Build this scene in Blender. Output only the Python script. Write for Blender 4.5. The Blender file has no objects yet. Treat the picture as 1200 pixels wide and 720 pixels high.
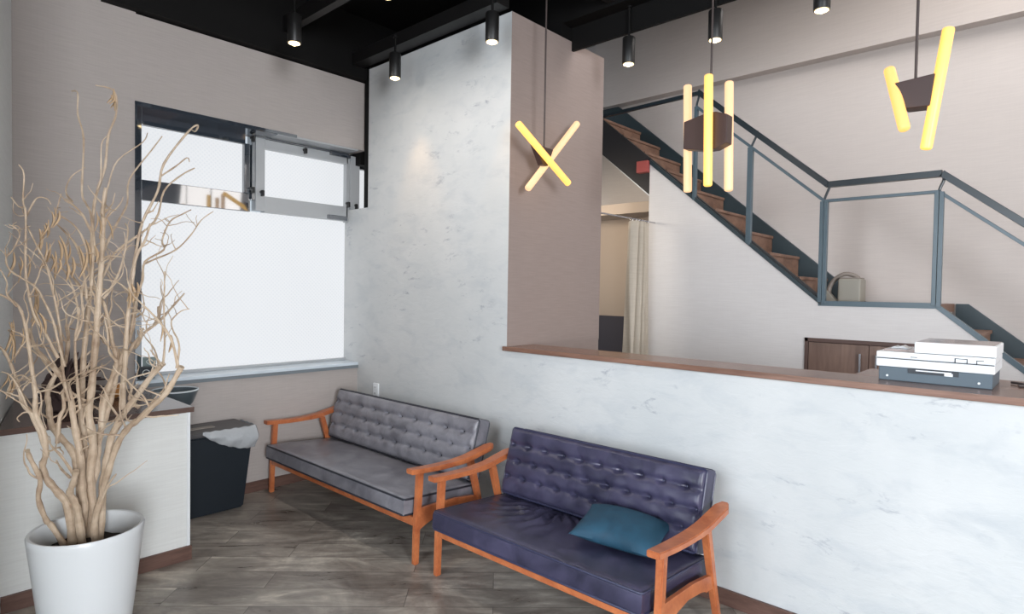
import bpy, bmesh, math, random
from mathutils import Vector, Matrix
random.seed(11)
C = bpy.context.scene.collection
S = bpy.context.scene

# ------------------------------------------------------------ camera
F_PX, YAW, PITCH, ROLL = 713.30, 0.744210, -0.0256259, 0.0159858
fw = Vector((-math.sin(YAW)*math.cos(PITCH), math.cos(YAW)*math.cos(PITCH), math.sin(PITCH)))
r0 = Vector((math.cos(YAW), math.sin(YAW), 0.0)); u0 = r0.cross(fw)
rt = r0*math.cos(ROLL) + u0*math.sin(ROLL); up = u0*math.cos(ROLL) - r0*math.sin(ROLL)
cam = bpy.data.cameras.new('camera'); co = bpy.data.objects.new('camera', cam); C.objects.link(co)
m = Matrix((rt, up, -fw)).transposed().to_4x4(); m.translation = Vector((0, 0, 1.6)); co.matrix_world = m
cam.sensor_width = 36.0; cam.lens = F_PX/1200*36.0; cam.clip_start = 0.02
S.camera = co

# ------------------------------------------------------------ world, daylight, added fill lights, exposure
w = bpy.data.worlds.new('world'); S.world = w; w.use_nodes = True
bg = w.node_tree.nodes['Background']; bg.inputs[0].default_value = (0.80, 0.90, 1.0, 1); bg.inputs[1].default_value = 0.7
def area(name, loc, target, sx, sy, power, col):
    l = bpy.data.lights.new(name, 'AREA'); l.shape = 'RECTANGLE'; l.size = sx; l.size_y = sy; l.energy = power; l.color = col
    o = bpy.data.objects.new(name, l); C.objects.link(o); o.location = loc
    o.rotation_euler = (Vector(target)-Vector(loc)).to_track_quat('-Z', 'Y').to_euler(); return o
area('shopfront_daylight', (-1.3, -4.4, 2.9), (-1.9, 2.0, 1.5), 4.6, 3.8, 450, (0.84, 0.92, 1.0))
area('added_side_fill', (5.5, -1.4, 2.1), (-4.6, 1.3, 1.7), 2.6, 2.6, 850, (0.92, 0.96, 1.0))  # added fill from the right to brighten window wall, counter and pillar side
area('added_stair_top_fill', (-1.0, 4.7, 4.5), (-1.2, 5.0, 0.0), 4.0, 0.9, 46, (1.0, 0.95, 0.91))  # unseen fill added above the stairs to lift the walls there
area('added_stair_side_fill', (2.3, 4.6, 2.9), (-1.6, 5.4, 2.2), 1.2, 2.2, 26, (1.0, 0.96, 0.93))  # second unseen fill, added at the right end of the stairwell
area('added_back_room_fill', (-4.0, 4.7, 2.5), (-3.6, 5.8, 1.4), 0.8, 0.4, 16, (1.0, 0.88, 0.72))  # hidden light added to brighten the back room
S.view_settings.view_transform = 'Standard'; S.view_settings.look = 'None'
S.view_settings.exposure = 0.08; S.view_settings.gamma = 1.0; S.view_settings.use_curve_mapping = False

# ------------------------------------------------------------ materials
def lin(c):
    return tuple(((v/255)/12.92 if v/255 <= 0.04045 else ((v/255+0.055)/1.055)**2.4) for v in c)
def mat(name, rgb, rough=0.5, metal=0.0, coat=0.0, spec=0.5):
    mt = bpy.data.materials.new(name); mt.use_nodes = True
    b = mt.node_tree.nodes['Principled BSDF']
    b.inputs['Base Color'].default_value = (*lin(rgb), 1); b.inputs['Roughness'].default_value = rough
    b.inputs['Metallic'].default_value = metal; b.inputs['Coat Weight'].default_value = coat
    b.inputs['Specular IOR Level'].default_value = spec
    return mt
class NT:
    def __init__(s, mt): s.t = mt.node_tree; s.b = s.t.nodes['Principled BSDF']
    def n(s, ty, **kw):
        nd = s.t.nodes.new(ty)
        for k, v in kw.items():
            if k in nd.inputs: nd.inputs[k].default_value = v
            else: setattr(nd, k, v)
        return nd
    def l(s, a, b): s.t.links.new(a, b)
    def coords(s, scale=(1, 1, 1), rot=(0, 0, 0), world=True):
        if world: src = s.n('ShaderNodeNewGeometry').outputs['Position']
        else: src = s.n('ShaderNodeTexCoord').outputs['Object']
        mp = s.n('ShaderNodeMapping'); mp.inputs['Scale'].default_value = scale; mp.inputs['Rotation'].default_value = rot
        s.l(src, mp.inputs['Vector']); return mp.outputs['Vector']
    def noise(s, vec, scale, detail=4, rough=0.55, dist=0.0):
        nd = s.n('ShaderNodeTexNoise', Scale=scale, Detail=detail, Roughness=rough, Distortion=dist); s.l(vec, nd.inputs['Vector'])
        return nd.outputs['Fac']
    def ramp(s, fac, stops):
        nd = s.n('ShaderNodeValToRGB'); el = nd.color_ramp.elements
        while len(el) < len(stops): el.new(0.5)
        for e, (p, c) in zip(el, stops):
            e.position = p; e.color = (*lin(c), 1) if not isinstance(c, float) else (c, c, c, 1)
        s.l(fac, nd.inputs['Fac']); return nd.outputs['Color']
    def mix(s, fac, a, b, mode='MIX'):
        nd = s.n('ShaderNodeMix', data_type='RGBA', blend_type=mode)
        for v, k in ((fac, 0), (a, 6), (b, 7)):
            if hasattr(v, 'is_output'): s.l(v, nd.inputs[k])
            elif k == 0: nd.inputs[0].default_value = v
            else: nd.inputs[k].default_value = (*lin(v), 1)
        return nd.outputs[2]
    def math(s, op, a, b=0.0):
        nd = s.n('ShaderNodeMath', operation=op)
        for v, k in ((a, 0), (b, 1)):
            if hasattr(v, 'is_output'): s.l(v, nd.inputs[k])
            else: nd.inputs[k].default_value = v
        return nd.outputs[0]
    def bump(s, h, strength=0.2, dist=0.01):
        nd = s.n('ShaderNodeBump', Strength=strength, Distance=dist); s.l(h, nd.inputs['Height']); s.l(nd.outputs['Normal'], s.b.inputs['Normal'])
    def base(s, c): s.l(c, s.b.inputs['Base Color'])

def m_plaster():
    mt = mat('trowelled_plaster', (222, 226, 230), 0.62); t = NT(mt)
    v = t.coords(); vs = t.coords((1.0, 1.0, 2.2), (0, 0.75, 0))
    big = t.noise(v, 1.4, 5, 0.6)
    base = t.ramp(big, [(0.3, (196, 199, 200)), (0.7, (210, 211, 211))])
    # cloudy trowel patches
    p = t.noise(vs, 3.6, 7, 0.62, 0.5)
    pm = t.ramp(p, [(0.50, 0.0), (0.80, 1.0)])
    c1 = t.mix(t.math('MULTIPLY', pm, 0.5), base, (166, 174, 182))
    # sparse darker dabs
    vd = t.coords((2.6, 2.6, 6.5), (0, -0.75, 0))
    d1 = t.noise(vd, 2.3, 5, 0.7, 0.4); d2 = t.noise(v, 1.9, 2)
    dm = t.math('MULTIPLY', t.ramp(d1, [(0.59, 0.0), (0.72, 1.0)]), t.ramp(d2, [(0.45, 0.0), (0.58, 1.0)]))
    c2 = t.mix(t.math('MULTIPLY', dm, 0.8), c1, (140, 146, 158))
    t.base(c2); t.bump(t.math('ADD', t.noise(vs, 9, 8, 0.65, 0.6), t.math('MULTIPLY', p, 0.6)), 0.22, 0.012)
    return mt
def m_paper(name, lo, hi, axis=(1, 1, 1)):
    mt = mat(name, hi, 0.75, spec=0.25); t = NT(mt)
    vh = t.coords((3.0, 3.0, 60.0)); vv = t.coords((70, 70, 2.0))
    n1 = t.noise(vh, 2.0, 6, 0.6); n2 = t.noise(vv, 2.2, 3); n3 = t.noise(t.coords(), 0.8, 2)
    f = t.math('ADD', t.math('MULTIPLY', n1, 0.55), t.math('ADD', t.math('MULTIPLY', n2, 0.12), t.math('MULTIPLY', n3, 0.2)))
    t.base(t.ramp(f, [(0.30, lo), (0.70, hi)])); t.bump(f, 0.06, 0.003)
    return mt
def m_wood(name, dark, light, scale=(1, 12, 12), rough=0.45, world=False, coat=0.0, amt=3.0):
    mt = mat(name, light, rough, coat=coat); t = NT(mt)
    v = t.coords(scale, world=world)
    n = t.noise(v, amt, 7, 0.6, 0.6); n2 = t.noise(v, amt*6, 3)
    f = t.math('ADD', t.math('MULTIPLY', n, 0.8), t.math('MULTIPLY', n2, 0.2))
    t.base(t.ramp(f, [(0.33, dark), (0.66, light)])); t.bump(f, 0.08, 0.002)
    return mt
def m_floor():
    mt = mat('weathered_plank_floor', (110, 104, 100), 0.42); t = NT(mt)
    g = t.n('ShaderNodeNewGeometry'); mp = t.n('ShaderNodeMapping'); mp.inputs['Rotation'].default_value = (0, 0, math.radians(-44))
    t.l(g.outputs['Position'], mp.inputs['Vector'])
    br = t.n('ShaderNodeTexBrick', Scale=1.0); br.inputs['Brick Width'].default_value = 1.22; br.inputs['Row Height'].default_value = 0.19
    br.inputs['Mortar Size'].default_value = 0.0022; br.inputs['Mortar Smooth'].default_value = 0.1; br.offset = 0.37
    br.inputs['Color1'].default_value = (0, 0, 0, 1); br.inputs['Color2'].default_value = (1, 1, 1, 1); br.inputs['Mortar'].default_value = (0.5, 0.5, 0.5, 1)
    br.inputs['Bias'].default_value = 0.0
    t.l(mp.outputs['Vector'], br.inputs['Vector'])
    # per-plank offset of the streaks
    sc = t.n('ShaderNodeVectorMath', operation='MULTIPLY'); sc.inputs[1].default_value = (1.5, 4.6, 1)
    t.l(mp.outputs['Vector'], sc.inputs[0])
    ofs = t.n('ShaderNodeVectorMath', operation='ADD'); cx = t.n('ShaderNodeCombineXYZ')
    t.l(t.math('MULTIPLY', br.outputs['Color'], 37.0), cx.inputs[2]); t.l(sc.outputs[0], ofs.inputs[0]); t.l(cx.outputs[0], ofs.inputs[1])
    n1 = t.noise(ofs.outputs[0], 1.6, 8, 0.66, 0.7); n2 = t.noise(mp.outputs['Vector'], 2.1, 6, 0.65, 0.8)
    f = t.math('ADD', t.math('MULTIPLY', n1, 0.58), t.math('ADD', t.math('MULTIPLY', n2, 0.36), t.math('MULTIPLY', br.outputs['Color'], 0.07)))
    col = t.ramp(f, [(0.34, (98, 89, 82)), (0.46, (138, 130, 122)), (0.55, (170, 162, 152)), (0.66, (222, 214, 200))])
    col = t.mix(t.math('MULTIPLY', br.outputs['Fac'], 0.6), col, (48, 44, 42))
    t.base(col); t.bump(f, 0.18, 0.004)
    t.l(t.ramp(n1, [(0.3, 0.24), (0.7, 0.44)]), t.b.inputs['Roughness'])
    return mt
def m_leather(name, c_lo, c_hi, rough=0.38, sc=5.0):
    mt = mat(name, c_hi, rough, spec=0.55); t = NT(mt)
    v = t.coords(world=False)
    n = t.noise(v, sc, 6, 0.62, 0.5); fine = t.noise(v, 160, 3)
    t.base(t.ramp(n, [(0.34, c_lo), (0.68, c_hi)])); t.bump(t.math('ADD', fine, t.math('MULTIPLY', n, 1.5)), 0.14, 0.003)
    t.l(t.ramp(n, [(0.3, rough-0.08), (0.7, rough+0.12)]), t.b.inputs['Roughness'])
    return mt
def m_emit(name, rgb, strength, rough=0.4):
    mt = mat(name, rgb, rough); b = mt.node_tree.nodes['Principled BSDF']
    b.inputs['Base Color'].default_value = (0.3, 0.24, 0.18, 1); b.inputs['Emission Color'].default_value = (*lin(rgb), 1); b.inputs['Emission Strength'].default_value = strength
    return mt
def m_frosted():
    mt = m_emit('frosted_window_glass', (236, 242, 252), 0.72, 0.25); t = NT(mt)
    v = t.coords((1, 1, 1), (math.radians(45), 0, 0))
    vo = t.n('ShaderNodeTexVoronoi', Scale=44.0, Randomness=0.0); t.l(v, vo.inputs['Vector'])
    dots = t.ramp(vo.outputs['Distance'], [(0.2, 0.0), (0.55, 1.0)])
    n = t.noise(t.coords(), 0.9, 2)
    c = t.mix(dots, t.ramp(n, [(0.35, (226, 232, 240)), (0.65, (240, 244, 251))]), (250, 252, 255))
    t.l(c, t.b.inputs['Emission Color']); t.b.inputs['Base Color'].default_value = (0.12, 0.13, 0.14, 1)
    t.bump(dots, 0.2, 0.003)
    return mt
def m_branch():
    mt = mat('bare_bleached_branch', (205, 186, 165), 0.6); t = NT(mt)
    v = t.coords((1, 1, 1)); n = t.noise(v, 22, 5); n2 = t.noise(v, 4, 3)
    f = t.math('ADD', t.math('MULTIPLY', n, 0.5), t.math('MULTIPLY', n2, 0.5))
    t.base(t.ramp(f, [(0.3, (150, 124, 102)), (0.5, (198, 176, 152)), (0.7, (226, 208, 186))])); t.bump(n, 0.3, 0.003)
    return mt
M = dict(
    plaster=m_plaster(), floor=m_floor(), glass=m_frosted(), branch=m_branch(),
    greige=m_paper('greige_textured_wallpaper', (172, 164, 160), (187, 179, 175)),
    mauve=m_paper('taupe_textured_wallpaper', (144, 130, 125), (157, 143, 137)),
    pale=m_paper('pale_textured_wallpaper', (206, 202, 201), (218, 215, 214)),
    stairpaper=m_paper('warm_pale_wallpaper', (192, 184, 180), (204, 196, 191)),
    whitepanel=m_paper('white_textured_panel', (218, 219, 217), (232, 234, 232)),
    black=mat('black_painted_ceiling', (14, 13, 13), 0.7, spec=0.2), blackmetal=mat('black_powder_coat', (22, 21, 21), 0.45),
    blackgloss=mat('glossy_black_window_frame', (58, 66, 76), 0.04, spec=1.0), greymetal=mat('grey_aluminium_reflection', (176, 179, 182), 0.3, 0.1),
    sill=mat('pale_sill_laminate', (212, 222, 230), 0.25), sillfront=mat('grey_sill_edge', (120, 128, 134), 0.4),
    capwood=m_wood('walnut_ledge_laminate', (104, 74, 62), (146, 112, 96), (1.2, 14, 14), 0.25, True, amt=1.6),
    basewood=m_wood('brown_baseboard', (84, 60, 52), (112, 84, 74), (3, 3, 20), 0.5, True, amt=1.5),
    countertop=m_wood('dark_brown_counter_top', (82, 62, 56), (108, 86, 78), (8, 1.2, 8), 0.22, True, amt=2.0),
    cabwood=m_wood('brown_cabinet_door', (94, 72, 63), (134, 108, 95), (10, 10, 1.0), 0.4, True, amt=1.2),
    cabframe=mat('dark_cabinet_frame', (84, 62, 55), 0.5),
    stepwood=m_wood('brown_stair_tread', (108, 80, 66), (140, 108, 90), (2, 6, 12), 0.5, True, amt=1.5),
    stringer=mat('dark_teal_steel', (42, 56, 62), 0.42, spec=0.5), stringerdark=mat('dark_stringer_steel', (40, 38, 40), 0.5),
    rail=mat('blue_grey_railing_steel', (74, 92, 102), 0.35, spec=0.6), handrail=mat('dark_handrail', (36, 46, 52), 0.3),
    teak=m_wood('orange_brown_sofa_wood', (168, 90, 54), (204, 124, 78), (5, 5, 5), 0.33, False, 0.15, 2.0),
    grey_lthr=m_leather('grey_faux_leather', (108, 107, 115), (150, 149, 157), 0.36),
    grey_pipe=mat('dark_grey_piping', (44, 46, 56), 0.4),
    navy_lthr=m_leather('navy_faux_leather', (42, 42, 62), (74, 71, 98), 0.36),
    navy_pipe=mat('navy_piping', (52, 54, 80), 0.4),
    teal=m_leather('teal_cushion_cloth', (22, 62, 84), (34, 80, 104), 0.7, 9.0),
    potwhite=mat('white_glazed_pot', (226, 230, 233), 0.28, coat=0.2), soil=mat('dark_soil', (46, 36, 30), 0.95),
    husk=mat('tan_dry_leaf', (196, 166, 132), 0.7), huskdark=mat('dark_brown_dried_grass', (74, 58, 56), 0.9), orangedry=mat('orange_dried_leaf', (190, 130, 70), 0.7),
    bin=mat('dark_navy_bin_plastic', (26, 34, 42), 0.5), binlid=mat('dark_grey_bin_lid', (74, 72, 74), 0.4), slot=mat('pale_bin_slot', (150, 142, 134), 0.5),
    bowl=mat('grey_blue_basin', (84, 94, 100), 0.3), bowlrim=mat('pale_basin_rim', (205, 212, 216), 0.25),
    card=mat('sage_card', (132, 148, 148), 0.5), cardink=mat('pale_card_ink', (222, 228, 228), 0.5), darkbox=mat('dark_small_box', (48, 54, 60), 0.4),
    tube_y=m_emit('glowing_yellow_tube', (255, 196, 74), 1.32), tube_p=m_emit('glowing_peach_tube', (255, 205, 150), 0.98), tube_o=m_emit('glowing_amber_tube', (255, 188, 80), 1.25),
    capend=m_emit('tube_end_cap', (255, 205, 110), 1.0), lampbody=mat('brown_lamp_body', (66, 46, 42), 0.45), cord=mat('dark_lamp_cord', (70, 60, 58), 0.5),
    spotlens=m_emit('warm_spot_lens', (255, 226, 170), 6.0),
    prwhite=mat('white_printer_plastic', (236, 238, 240), 0.35), prgrey=mat('slate_printer_base', (82, 96, 106), 0.4), prdark=mat('dark_printer_gap', (52, 56, 62), 0.5), prtop=mat('printer_scanner_lid', (176, 160, 156), 0.12),
    chrome=mat('brushed_metal', (190, 190, 195), 0.25, 1.0), white=mat('white_plastic', (234, 237, 240), 0.35),
    curtain=m_paper('pale_beige_curtain', (182, 172, 158), (200, 190, 176)), backroom=mat('warm_beige_back_wall', (176, 160, 146), 0.8), wains=mat('dark_wainscot', (62, 58, 66), 0.6),
    canister=mat('beige_grey_canister', (150, 146, 136), 0.6), hose=mat('taupe_hose', (132, 122, 114), 0.5), red=mat('dull_red_box', (160, 78, 74), 0.5), redlit=mat('saucer_beige', (178, 170, 152), 0.3),
    ceil_hi=mat('high_ceiling_paint', (150, 146, 142), 0.8),
)
def m_bag():
    mt = mat('thin_plastic_bag', (206, 210, 214), 0.25, spec=0.6); b = mt.node_tree.nodes['Principled BSDF']
    b.inputs['Alpha'].default_value = 0.72; b.inputs['Transmission Weight'].default_value = 0.15
    t = NT(mt); t.bump(t.noise(t.coords(), 40, 4, 0.6, 1.5), 0.5, 0.01); return mt
M['bag'] = m_bag()
M['blackgloss'].node_tree.nodes['Principled BSDF'].inputs['IOR'].default_value = 2.1

# ------------------------------------------------------------ mesh helpers
def box(bm, x0, x1, y0, y1, z0, z1, bev=0.0, seg=2):
    b = bmesh.new(); bmesh.ops.create_cube(b, size=1)
    for v in b.verts: v.co = Vector(((x0+x1)/2+v.co.x*(x1-x0), (y0+y1)/2+v.co.y*(y1-y0), (z0+z1)/2+v.co.z*(z1-z0)))
    if bev > 0: bmesh.ops.bevel(b, geom=b.edges[:], offset=bev, segments=seg, affect='EDGES', profile=0.6)
    merge(bm, b)
def merge(bm, b, mtx=None):
    if mtx is not None: bmesh.ops.transform(b, matrix=mtx, verts=b.verts)
    vm = {}
    for v in b.verts: vm[v] = bm.verts.new(v.co)
    for f in b.faces:
        try: bm.faces.new([vm[v] for v in f.verts])
        except ValueError: pass
    b.free()
def prism(bm, pts, axis, a0, a1, bev=0.0):
    """pts: outline in the plane normal to axis ('x': (y,z), 'y': (x,z), 'z': (x,y))"""
    b = bmesh.new()
    def mk(p, a): return {'x': (a, p[0], p[1]), 'y': (p[0], a, p[1]), 'z': (p[0], p[1], a)}[axis]
    A = [b.verts.new(mk(p, a0)) for p in pts]; B = [b.verts.new(mk(p, a1)) for p in pts]; n = len(pts)
    b.faces.new(A); b.faces.new(B[::-1])
    for i in range(n): b.faces.new((A[i], B[i], B[(i+1) % n], A[(i+1) % n]))
    bmesh.ops.recalc_face_normals(b, faces=b.faces)
    if bev > 0: bmesh.ops.bevel(b, geom=b.edges[:], offset=bev, segments=2, affect='EDGES', profile=0.6)
    merge(bm, b)
def spline(pts, n=4):
    P = [Vector(p) for p in pts]
    if len(P) < 3: return P
    out = []
    for i in range(len(P)-1):
        a = P[max(i-1, 0)]; b = P[i]; c = P[i+1]; d = P[min(i+2, len(P)-1)]
        for k in range(n):
            t = k/n
            out.append(0.5*((2*b)+(c-a)*t+(2*a-5*b+4*c-d)*t*t+(-a+3*b-3*c+d)*t**3))
    out.append(P[-1]); return out
def tube(bm, pts, rad, seg=8, closed=False, cap=True):
    P = [Vector(p[:3]) for p in pts]; n = len(P)
    R = rad if isinstance(rad, (list, tuple)) else [rad]*n
    prev = None; rings = []
    for i in range(n):
        if closed: t = (P[(i+1) % n]-P[i-1])
        else: t = P[min(i+1, n-1)]-P[max(i-1, 0)]
        if t.length < 1e-9: t = Vector((0, 0, 1))
        t.normalize()
        if prev is None:
            a = Vector((0, 0, 1)) if abs(t.z) < 0.9 else Vector((1, 0, 0)); nrm = t.cross(a).normalized()
        else:
            nrm = prev-t*prev.dot(t)
            nrm = nrm.normalized() if nrm.length > 1e-6 else t.orthogonal().normalized()
        prev = nrm; bn = t.cross(nrm)
        rings.append([bm.verts.new(P[i]+(nrm*math.cos(2*math.pi*k/seg)+bn*math.sin(2*math.pi*k/seg))*R[i]) for k in range(seg)])
    m_ = n if closed else n-1
    for i in range(m_):
        a = rings[i]; b = rings[(i+1) % n]
        for k in range(seg): bm.faces.new((a[k], a[(k+1) % seg], b[(k+1) % seg], b[k]))
    if cap and not closed:
        bm.faces.new(rings[0][::-1]); bm.faces.new(rings[-1])
def lathe(bm, prof, c=(0, 0, 0), seg=40):
    rings = []
    for r, z in prof:
        rings.append([bm.verts.new((c[0]+max(r, 1e-4)*math.cos(2*math.pi*k/seg), c[1]+max(r, 1e-4)*math.sin(2*math.pi*k/seg), c[2]+z)) for k in range(seg)])
    for a, b in zip(rings, rings[1:]):
        for k in range(seg): bm.faces.new((a[k], a[(k+1) % seg], b[(k+1) % seg], b[k]))
    bm.faces.new(rings[0][::-1]); bm.faces.new(rings[-1])
def bar(bm, a, b, wx, wy, bev=0.0, up=(0, 0, 1)):
    """rectangular bar from a to b; wx across, wy along 'up'"""
    a = Vector(a); b = Vector(b); d = (b-a); L = d.length; d.normalize()
    s = d.cross(Vector(up)); s = s.normalized() if s.length > 1e-4 else Vector((1, 0, 0)); u = s.cross(d)
    q = bmesh.new(); bmesh.ops.create_cube(q, size=1)
    for v in q.verts: v.co = (a+b)/2+d*(v.co.x*L)+s*(v.co.y*wx)+u*(v.co.z*wy)
    if bev > 0: bmesh.ops.bevel(q, geom=q.edges[:], offset=bev, segments=2, affect='EDGES', profile=0.6)
    merge(bm, q)
def obj(name, bm, mt, parent=None, smooth=False, world=False):
    if parent is not None and world:
        for v in bm.verts: v.co -= parent.location
    me = bpy.data.meshes.new(name); bmesh.ops.recalc_face_normals(bm, faces=bm.faces); bm.to_mesh(me); bm.free()
    me.materials.append(M[mt] if isinstance(mt, str) else mt)
    if smooth:
        for p in me.polygons: p.use_smooth = True
        try:
            me.set_sharp_from_angle(angle=math.radians(38))
        except Exception: pass
    o = bpy.data.objects.new(name, me); C.objects.link(o)
    if parent is not None: o.parent = parent
    return o
def B(fn, *a, **k):
    bm = bmesh.new(); fn(bm, *a, **k); return bm
def thing(name, label, cat, loc=(0, 0, 0), group=None):
    o = bpy.data.objects.new(name, None); C.objects.link(o); o.location = loc; o.empty_display_size = 0.1
    return tag(o, label, cat, group)
def tag(o, label, cat, group=None):
    o['label'] = label; o['category'] = cat
    if group: o['group'] = group
    return o
def struct(name, bm, mt, parent=None, **k):
    o = obj(name, bm, mt, parent, **k)
    if parent is None: o['kind'] = 'structure'
    return o
def dup(root, loc, label=None, group=None):
    r = root.copy(); C.objects.link(r); r.location = loc
    if label: r['label'] = label
    if group: r['group'] = group
    for ch in list(root.children):
        c = ch.copy(); C.objects.link(c); c.parent = r
        for g in list(ch.children):
            d = g.copy(); C.objects.link(d); d.parent = c
    return r

# ------------------------------------------------------------ the room shell
struct('floor', B(box, -5.1, 5.8, -2.9, 6.3, -0.1, 0), 'floor')
# window wall (left): below, beside and above the opening
bm = bmesh.new()
box(bm, -5.0, -4.67, 0.55, 1.306, 0, 3.95); box(bm, -5.0, -4.67, 1.306, 3.05, 0, 0.925)
box(bm, -5.0, -4.67, 1.306, 3.115, 2.83, 3.42)
struct('wall_left', bm, 'greige')
# oblique pale wall at the far left, behind the counter
bm = bmesh.new(); prism(bm, [(-4.67, 0.656), (-2.3, 0.156), (-2.3, -2.5), (-2.45, -2.5), (-2.45, 0.03), (-4.67, 0.5)], 'z', 0, 3.95)
struct('wall_front_left', bm, 'whitepanel')
# plaster wall: tall part with a notch at the window, and the half wall of the reception
bm = bmesh.new()
prism(bm, [(-4.93, 0), (-2.853, 0), (-2.853, 3.5), (-4.53, 3.5), (-4.53, 2.31), (-4.93, 2.31)], 'y', 3.05, 3.16)
box(bm, -2.853, 5.6, 3.05, 3.16, 0, 1.192)
struct('wall_plaster', bm, 'plaster')
struct('wall_pillar', B(box, -3.4, -2.8535, 3.16, 4.15, 0, 3.5), 'mauve')
bm = B(box, -2.857, -2.850, 3.0515, 4.15, 1.222, 3.5)
struct('trim_1', bm, 'mauve')
struct('trim_2', B(box, -4.63, -4.545, 3.075, 3.14, 2.31, 3.62), 'black')
# continuation of the window wall beyond the plaster wall
bm = bmesh.new(); box(bm, -5.0, -4.67, 3.16, 4.4, 0, 2.2); box(bm, -5.0, -4.75, 3.115, 4.4, 2.72, 3.95); box(bm, -5.0, -4.75, 3.42, 4.4, 2.2, 2.72)
struct('wall_left_beyond', bm, 'black')
# black ceiling with bulkheads and beams
struct('ceiling', B(box, -5.1, 5.8, -2.9, 3.74, 3.95, 4.05), 'black')
struct('ceiling_high', B(box, -5.1, 5.8, 3.74, 6.3, 4.55, 4.65), 'ceil_hi')
bm = bmesh.new()
box(bm, -5.0, -2.853, 3.60, 3.74, 3.502, 4.6); box(bm, -2.853, 5.6, 3.60, 3.74, 3.60, 4.6); box(bm, -2.853, 5.6, 3.716, 3.74, 3.43, 3.60)   # long bulkhead above the reception
box(bm, -4.98, -4.60, 1.106, 3.6, 3.43, 3.95)                # above the window wall
struct('trim_3', bm, 'black')
bm = bmesh.new()
box(bm, -4.6, -2.87, 2.92, 3.04, 3.52, 3.62); box(bm, -4.6, 2.5, 2.30, 2.36, 3.60, 3.72)
box(bm, -4.6, 2.5, 1.15, 1.25, 3.60, 3.75); box(bm, -2.45, -2.33, 1.1, 3.6, 3.62, 3.8); box(bm, -1.0, -0.9, 1.1, 3.6, 3.62, 3.8)
struct('trim_4', bm, 'blackmetal')
# rear wall of the stairwell with its shallow upper beam
bm = bmesh.new(); box(bm, -5.0, 5.6, 6.05, 6.2, 0, 4.6); 
struct('wall_rear', bm, 'stairpaper')
struct('trim_5', B(box, -4.2, 5.6, 5.93, 6.06, 3.75, 4.6), 'stairpaper')
struct('wall_right', B(box, 5.6, 5.75, -2.9, 6.2, 0, 4.6), 'pale')
# shop front behind the viewer: piers and a fascia round a wide opening
bm = bmesh.new(); box(bm, 2.0, 5.6, -2.65, -2.5, 0, 3.95); box(bm, -2.45, 5.6, -2.65, -2.5, 3.6, 3.95); box(bm, -2.45, 5.6, -2.65, -2.5, 0, 0.15)
struct('wall_front', bm, 'pale')
# white wall under the stairs (its top follows the flight), with the landing
ST = 0.834   # slope of the flights
lx0, lx1, lz = -1.465, -0.71, 1.545
def flz(x): return lz+(lx0-x)*ST if x < lx0 else (lz if x < lx1 else lz-(x-lx1)*ST)
xl = -3.02; xr = lx1+lz/ST
bm = bmesh.new(); prism(bm, [(xl, 0), (xl, flz(xl)), (lx0, lz), (lx1, lz), (xr, 0)], 'y', 5.2, 5.26)
# cut the recess of the cabinets by building round it
bm.free(); bm = bmesh.new()
cx0, cx1, cz0, cz1 = -1.575, -0.665, 0.25, 1.268
prism(bm, [(xl, 0), (xl, flz(xl)), (cx0, flz(cx0)), (cx0, 0)], 'y', 5.2, 5.26)
prism(bm, [(cx0, cz1), (cx0, flz(cx0)), (lx0, lz), (lx1, lz), (cx1, flz(cx1)), (cx1, cz1)], 'y', 5.2, 5.26)
prism(bm, [(cx0, 0), (cx0, cz0), (cx1, cz0), (cx1, 0)], 'y', 5.2, 5.26)
prism(bm, [(cx1, 0), (cx1, flz(cx1)), (xr, 0)], 'y', 5.2, 5.26)
struct('wall_under_stairs', bm, 'pale')
# back room seen past the pillar
bm = bmesh.new(); box(bm, -5.0, -3.07, 6.0, 6.045, 0, 2.45); struct('wall_back_room', bm, 'backroom')
struct('trim_6', B(box, -5.0, -3.07, 5.975, 6.0, 0, 1.335), 'wains')
struct('trim_7', B(box, -5.0, -3.07, 5.6, 6.0, 2.45, 2.56), 'backroom')
# skirting
struct('baseboard_plaster', B(box, -4.66, 5.6, 3.035, 3.052, 0, 0.082, 0.003), 'basewood')
struct('baseboard_left', B(box, -4.672, -4.655, 1.34, 3.035, 0, 0.082, 0.003), 'basewood')

# ------------------------------------------------------------ window
win = bpy.data.objects.new('window_1', None); C.objects.link(win); win.location = (-4.89, 2.2, 0.95); win['kind'] = 'structure'
X0, X1 = -4.925, -4.865
def wb(*a, mt='blackgloss', nm='window_frame', bev=0.003):
    return obj(nm, B(box, *a, bev), mt, win, world=True)
wb(X0, X1, 1.30, 1.398, 0.93, 2.84); wb(X0, X1, 1.398, 2.13, 2.735, 2.84); wb(X0, X1, 1.398, 2.17, 2.205, 2.35)
wb(X0, X1+0.01, 2.118, 2.165, 2.35, 2.74, nm='mullion')
wb(X0, X1+0.025, 2.17, 2.20, 2.30, 2.83, nm='mullion')
wb(X0, X1+0.02, 2.205, 2.28, 2.22, 2.82, mt='greymetal'); wb(X0, X1+0.02, 2.28, 3.05, 2.725, 2.80, mt='greymetal')  # paler grey paints in the reflections on the right-hand frames
wb(X0, X1+0.02, 2.28, 3.05, 2.21, 2.34, mt='greymetal'); wb(X0, X1+0.02, 3.032, 3.065, 2.20, 2.80, mt='greymetal')
wb(X0, X1+0.035, 3.066, 3.16, 2.315, 2.80, mt='greymetal'); wb(X0, X1+0.01, 3.16, 3.42, 2.70, 2.82); wb(X0, X1+0.01, 3.36, 3.42, 2.20, 2.72, mt='greymetal')
wb(X0, X1+0.03, 2.20, 3.05, 2.802, 2.815); wb(X0, X1+0.045, 2.86, 3.06, 2.775, 2.80); wb(X0, X1+0.045, 2.84, 3.03, 2.215, 2.25)
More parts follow.
